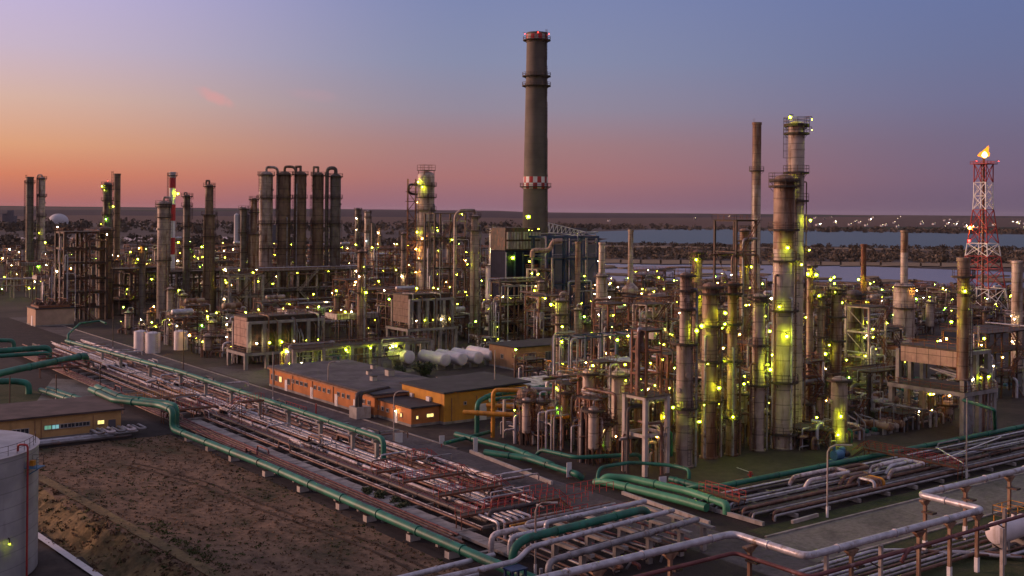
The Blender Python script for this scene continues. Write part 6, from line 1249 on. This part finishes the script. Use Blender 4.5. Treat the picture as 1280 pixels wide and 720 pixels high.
# --- fill: process units on a grid of plots
def plot(a, b, sx, sy, seed, dark=False, hmul=1., lampn=3):
    rn = random.Random(seed); Y = V(a,b)[1]; kind = rn.choice(['frame','frame','frame','frame','vessels','rack','vessels','exch','cooler'])
    if kind == 'exch' and (NEX[0] > 235 or Y > 420): kind = 'frame'
    mm = rn.choice(['steel','steel_rust','steel','steel_rust','steel_rust','steel_pale' if not dark else 'steel']); cn = {'steel':'dark','steel_rust':'rusty','steel_pale':'pale'}[mm]
    if kind == 'frame':
        n = rn.choice([2,3,3,4]); h0 = rn.uniform(3.6, 4.6)*hmul; lv = [h0*(i+1) for i in range(n)]; na, nb = rn.choice([(2,1),(2,2),(3,1),(1,1),(3,2)])
        sa, sb = min(6, (sx-3)/na), min(6, (sy-4)/nb); nm = {2:'two',3:'three',4:'four'}[n]; sz = {(2,1):'narrow',(2,2):'square',(3,1):'long narrow',(1,1):'slim',(3,2):'broad'}[(na,nb)]
        frame(near_label(f'{sz} {cn} {nm}-storey steel structure', a, b), a, b, na, nb, sa, sb, lv, mm, pipes=14, lamps=lampn+rn.choice([0,1]), seed=seed, brace=.35)
        if rn.random() < .75: z = rn.choice(lv)+.08; drum(near_label(f'{rn.choice(["grey","stained","rusty"])} horizontal drum on a {cn} structure', a, b), a, b, z, min(6, sa*na*.8), rn.uniform(.6,1.), 'x', rn.choice(['col_grey','col_rust','silver']))
        if rn.random() < .5:
            for k in range(2): vvessel(near_label(f'{["slim","short"][k]} vertical vessel at the foot of a {cn} structure', a+k, b), a-sx*.3+k*sx*.45, b-sy*.5+.9, rn.uniform(5,9), rn.uniform(.5,.9), rn.choice(['col_grey','col_rust','col_light']), None, rn)
    elif kind == 'vessels':
        for k in range(3):
            x = a-sx/2+(k+.6)*sx/3.2; y = b+rn.uniform(-sy*.25, sy*.25); r = rn.uniform(.8,1.4); h = rn.uniform(8, 17)*hmul
            if not free(x, y, r+.4, r+.4): continue
            m = rn.choice(['col_grey','col_rust','col_light','col_dark']); c = {'col_grey':'grey','col_rust':'rusty','col_light':'pale','col_dark':'dark'}[m]
            vvessel(near_label(f'{c} {"tall" if h > 12 else "stubby"} legged vessel', x, y), x, y, h, r, m, rn.choice(LMATS) if rn.random() < .8 else None, rn)
        frame(near_label(f'low {cn} access frame among vessels', a, b), a, b+sy*.3, 2, 1, sx*.36, 3, [4.5*hmul], mm, pipes=8, lamps=1, seed=seed, stairs=False)
    elif kind == 'rack':
        lv = [4.6*hmul, 6.4*hmul, 8.2*hmul]; ax = rn.choice('xxy'); piperack(near_label(f'{cn} three-tier pipe rack', a, b), a, b, sx-1.5 if ax == 'x' else sy-1.5, ax, 5., lv, rn, 6, lampn, mm)
    elif kind == 'exch':
        exchangers(a-sx*.35, b-1, max(2, int(sx/2.6)), 2, lambda k, s: near_label(f'{"upper" if s else "lower"} heat exchanger shell, {ORD[k]} from left in its row', a+k*2.1, b), rn)
        frame(near_label(f'{cn} gantry over a row of heat exchangers', a, b), a, b+1.5, 2, 1, sx*.4, 5.5, [5.2*hmul, 8.5*hmul], mm, decks=(1,), pipes=9, lamps=lampn, seed=seed, stairs=False)
    else:
        fincooler(near_label(f'box-shaped air cooler with fan rings on {cn} legs', a, b), a, b, max(1, int((sx-2)/4.6)), rn.uniform(6.5,10)*hmul, rn, lampn)
def fill(a0, a1, b0, b1, sx, sy, seed, keep=lambda a, b, px, py: True, hm=lambda a, b: 1., lampn=3, dark=False):
    n = 0
    b = b0
    while b < b1:
        a = a0
        while a < a1:
            seed += 1; ca, cb = a+sx/2+((b/sy) % 2)*1.5, b+sy/2; X, Y = V(ca, cb)
            if Y > 120:
                px, py = to_px(ca, cb)
                if -40 < px < 1320 and keep(ca, cb, px, py) and free(ca, cb, sx/2-2.2, sy/2-2.2): plot(ca, cb, sx-2, sy-2, seed, dark, hm(ca, cb), lampn); n += 1
            a += sx
        b += sy
    return n
# right, lamp-lit unit
A, B = P(1272,500); frame('lit steel platform block around the stack at the right edge', A+2, B+8, 3, 2, 6, 5, [5,10,14], 'steel', decks=(0,1,2), pipes=16, lamps=8, short='right edge platform block', lm=['lamp_white','lamp','lamp_warm'])
for i_, (px, py) in enumerate(((25,372),(20,352),(30,336))):
    A, B = P(px, py); piperack(['near pipe rack with lamps crossing the far left edge','middle pipe rack with lamps crossing the far left edge','farthest pipe rack with lamps crossing the far left edge'][i_], A, B, 44, 'x', 6, [5,8], random.Random(px), 7, 9, 'steel_pale')
nR = fill(107.5, 124, 127, 166, 8.2, 8.4, 50, keep=lambda a, b, px, py: px > 640 and not (px < 720 and py > 560), hm=lambda a, b: .85, lampn=2)
nR += fill(122, 235, 126, 205, 11.5, 10.5, 100, keep=lambda a, b, px, py: px > 735 and py < 575 and not (px > 1235 and py > 505) and not (1110 < px < 1260 and py > 480), hm=lambda a, b: 1.0 if b < 170 else 1.05)
nR += fill(150, 330, 205, 300, 15, 13.5, 400, keep=lambda a, b, px, py: px > 655 and py < 500, hm=lambda a, b: .9 if V(a,b)[0] < 90 else .7)
nR += fill(250, 420, 300, 372, 22, 19, 600, keep=lambda a, b, px, py: 690 < px < 960, hm=lambda a, b: .75, lampn=2)
nR += fill(300, 470, 205, 300, 22, 18, 700, keep=lambda a, b, px, py: px > 960, hm=lambda a, b: .6, lampn=1)
# left units
nL0 = fill(106, 150, 262, 345, 12, 11, 2500, keep=lambda a, b, px, py: 95 < px < 335 and py < 478, hm=lambda a, b: .5, lampn=2)
nL = fill(108, 260, 262, 360, 18, 16, 900, keep=lambda a, b, px, py: px < 640 and py < 462 and not (px < 165) and not (py > 440 and px < 300), hm=lambda a, b: .8, lampn=2)
nL += fill(110, 330, 378, 560, 26, 24, 1300, keep=lambda a, b, px, py: px < 650 and not (px < 70 and py > 372), hm=lambda a, b: 1.2, lampn=1, dark=True)
nL += fill(60, 420, 570, 760, 34, 34, 1700, keep=lambda a, b, px, py: px < 640, hm=lambda a, b: 1.1, lampn=1, dark=True)
nL += fill(-60, 105, 470, 640, 30, 26, 2100, keep=lambda a, b, px, py: px < 70, hm=lambda a, b: 1.1, lampn=3)
def small(a, b, seed, hmul=1.):
    rn = random.Random(seed); k = rn.choice('mmmefpv' if hmul < 1 else 'mmmmv'); k = 'm' if k == 'e' and NEX[0] > 290 else k; lr = max(.19, V(a,b)[1]*.0005)
    if k == 'm':
        t = thing('pipe_manifold', near_label(f'tangle of {rn.choice(["rusty","grey","mixed"])} bent {rn.choice(["tall","low"])} pipes on the ground', a, b), 'pipework', (a, b, 0)); BLOCK.append((a, b, 3, 3) if hmul < 1 else (a, b, 2, 2))
        for i in range(rn.randint(7, 11)):
            w_ = 3 if hmul < 1 else 2.2; x, y, h = rn.uniform(-w_,w_), rn.uniform(-w_,w_), rn.uniform(1.2,6)*hmul; x2 = x+rn.uniform(1.5,5)*rn.choice([-1,1]); r = rn.choice([.09,.13,.18,.25]); pts = [(x,y,0),(x,y,h),(x2,y,h)] if rn.random() < .6 else [(x,y,0),(x,y,h),(x,y+rn.uniform(2,5),h)]
            if rn.random() < .6: e = pts[-1]; pts.append((e[0], e[1], .1))
            MB().tube(bend(pts, r*3, 3), r, rn.choice(['pipe_grey','pipe_rust','silver','pipe_rust','pipe_dark','pipe_white','green' if rn.random() < .3 else 'pipe_grey']), 7).build('pipe', t)
        for q_ in range(2):
            if rn.random() < .6: lamp_part(t, (rn.uniform(-3,3), -2.8+q_*3, rn.uniform(2.,4.4)*hmul), rn.choice(['lamp_warm','lamp','lamp','lamp_white','lamp_warm']), lr*.85, post=1.6)
    elif k == 'e': exchangers(a-2, b, 3, 1, lambda i, s: near_label(f'{["left","middle","right"][i]} one of three ground level heat exchangers', a+i*2.1, b), rn); BLOCK.append((a, b, 3.4, 3.4))
    elif k == 'f': frame(near_label(f'small {rn.choice(["boxy","square"])} platform frame', a, b), a, b, 1, 1, 4.6, 4.6, [3.2*hmul, 6.2*hmul], rn.choice(['steel','steel_rust','steel_pale']), pipes=9, lamps=1, seed=seed, brace=.5, stairs=rn.random() < .5)
    elif k == 'v':
        vvessel(near_label(f'{rn.choice(["rusty","grey"])} small legged vessel', a, b), a-1, b, rn.uniform(4.5,9)*hmul, rn.uniform(.6,1.1), rn.choice(['col_grey','col_rust','col_light']), rn.choice(LMATS), rn); BLOCK.append((a, b, 2, 2))
    else:
        BLOCK.append((a, b, 3, 2))
        for i in range(3):
            x = a-2.4+i*2.4; t = thing('pump', near_label(f'{["left","centre","right"][i]} pump of a row of three', x, b), 'pump', (x, b, 0)); MB().b2(-.6,.6,-1.3,1.3,0,.35,'concrete').build('plinth', t); MB().lathe([(.01,-.5),(.38,-.5),(.42,0),(.3,.3),(.01,.3)], rn.choice(['machine_blue','col_grey','green']), 12, (0,-.6,.8), axis='y').build('casing', t); MB().lathe([(.01,-.1),(.3,-.1),(.3,1.),(.01,1.)], 'steel', 10, (0,.1,.8), axis='y').build('motor', t); MB().tube(bend([(0,-.6,1.1),(0,-.6,rn.uniform(2,4)),(rn.uniform(-2,2),1.5,rn.uniform(3,4))], .4, 3), .12, 'pipe_grey', 7).build('pipe', t)
def infill(a0, a1, b0, b1, s, seed, keep, hm):
    n = 0; rn = random.Random(seed); b = b0
    while b < b1:
        a = a0
        while a < a1:
            seed += 1; ca, cb = a+s/2+rn.uniform(-.8,.8), b+s/2+rn.uniform(-.8,.8); X, Y = V(ca, cb)
            if Y > 100:
                px, py = to_px(ca, cb)
                if -20 < px < 1300 and keep(px, py) and free(ca, cb, s/2-.6, s/2-.6): small(ca, cb, seed, hm); n += 1
            a += s
        b += s
    return n
inR = infill(108, 236, 125, 215, 7.5, 5000, lambda px, py: px > 655 and py < 572 and not (px < 735 and py > 545) and not (px > 1215 and py > 500) and not (1080 < px and py > 535), .8)
inR += infill(104.5, 212, 122.5, 178, 5.0, 8000, lambda px, py: px > 700 and py < 580 and not (px < 800 and py > 562) and not (px > 1110 and py > 470), 1.25)
inR += infill(112, 136, 124, 170, 3.6, 9000, lambda px, py: px > 690 and py < 565, 1.5)
for i_ in range(9):
    small(150+i_*5.2, 119.6+.5*(i_ % 2), 9500+i_, .5); inR += 1
inL = infill(106, 215, 232, 345, 8.5, 6000, lambda px, py: 70 < px < 640 and py < 455 and not (px > 480 and py > 440), .7)
print('infill', inR, inL)
print('plots', nR, nL, 'objects', len(bpy.data.objects), 'dups', [k for k, v in USED.items() if v > 1][:40])
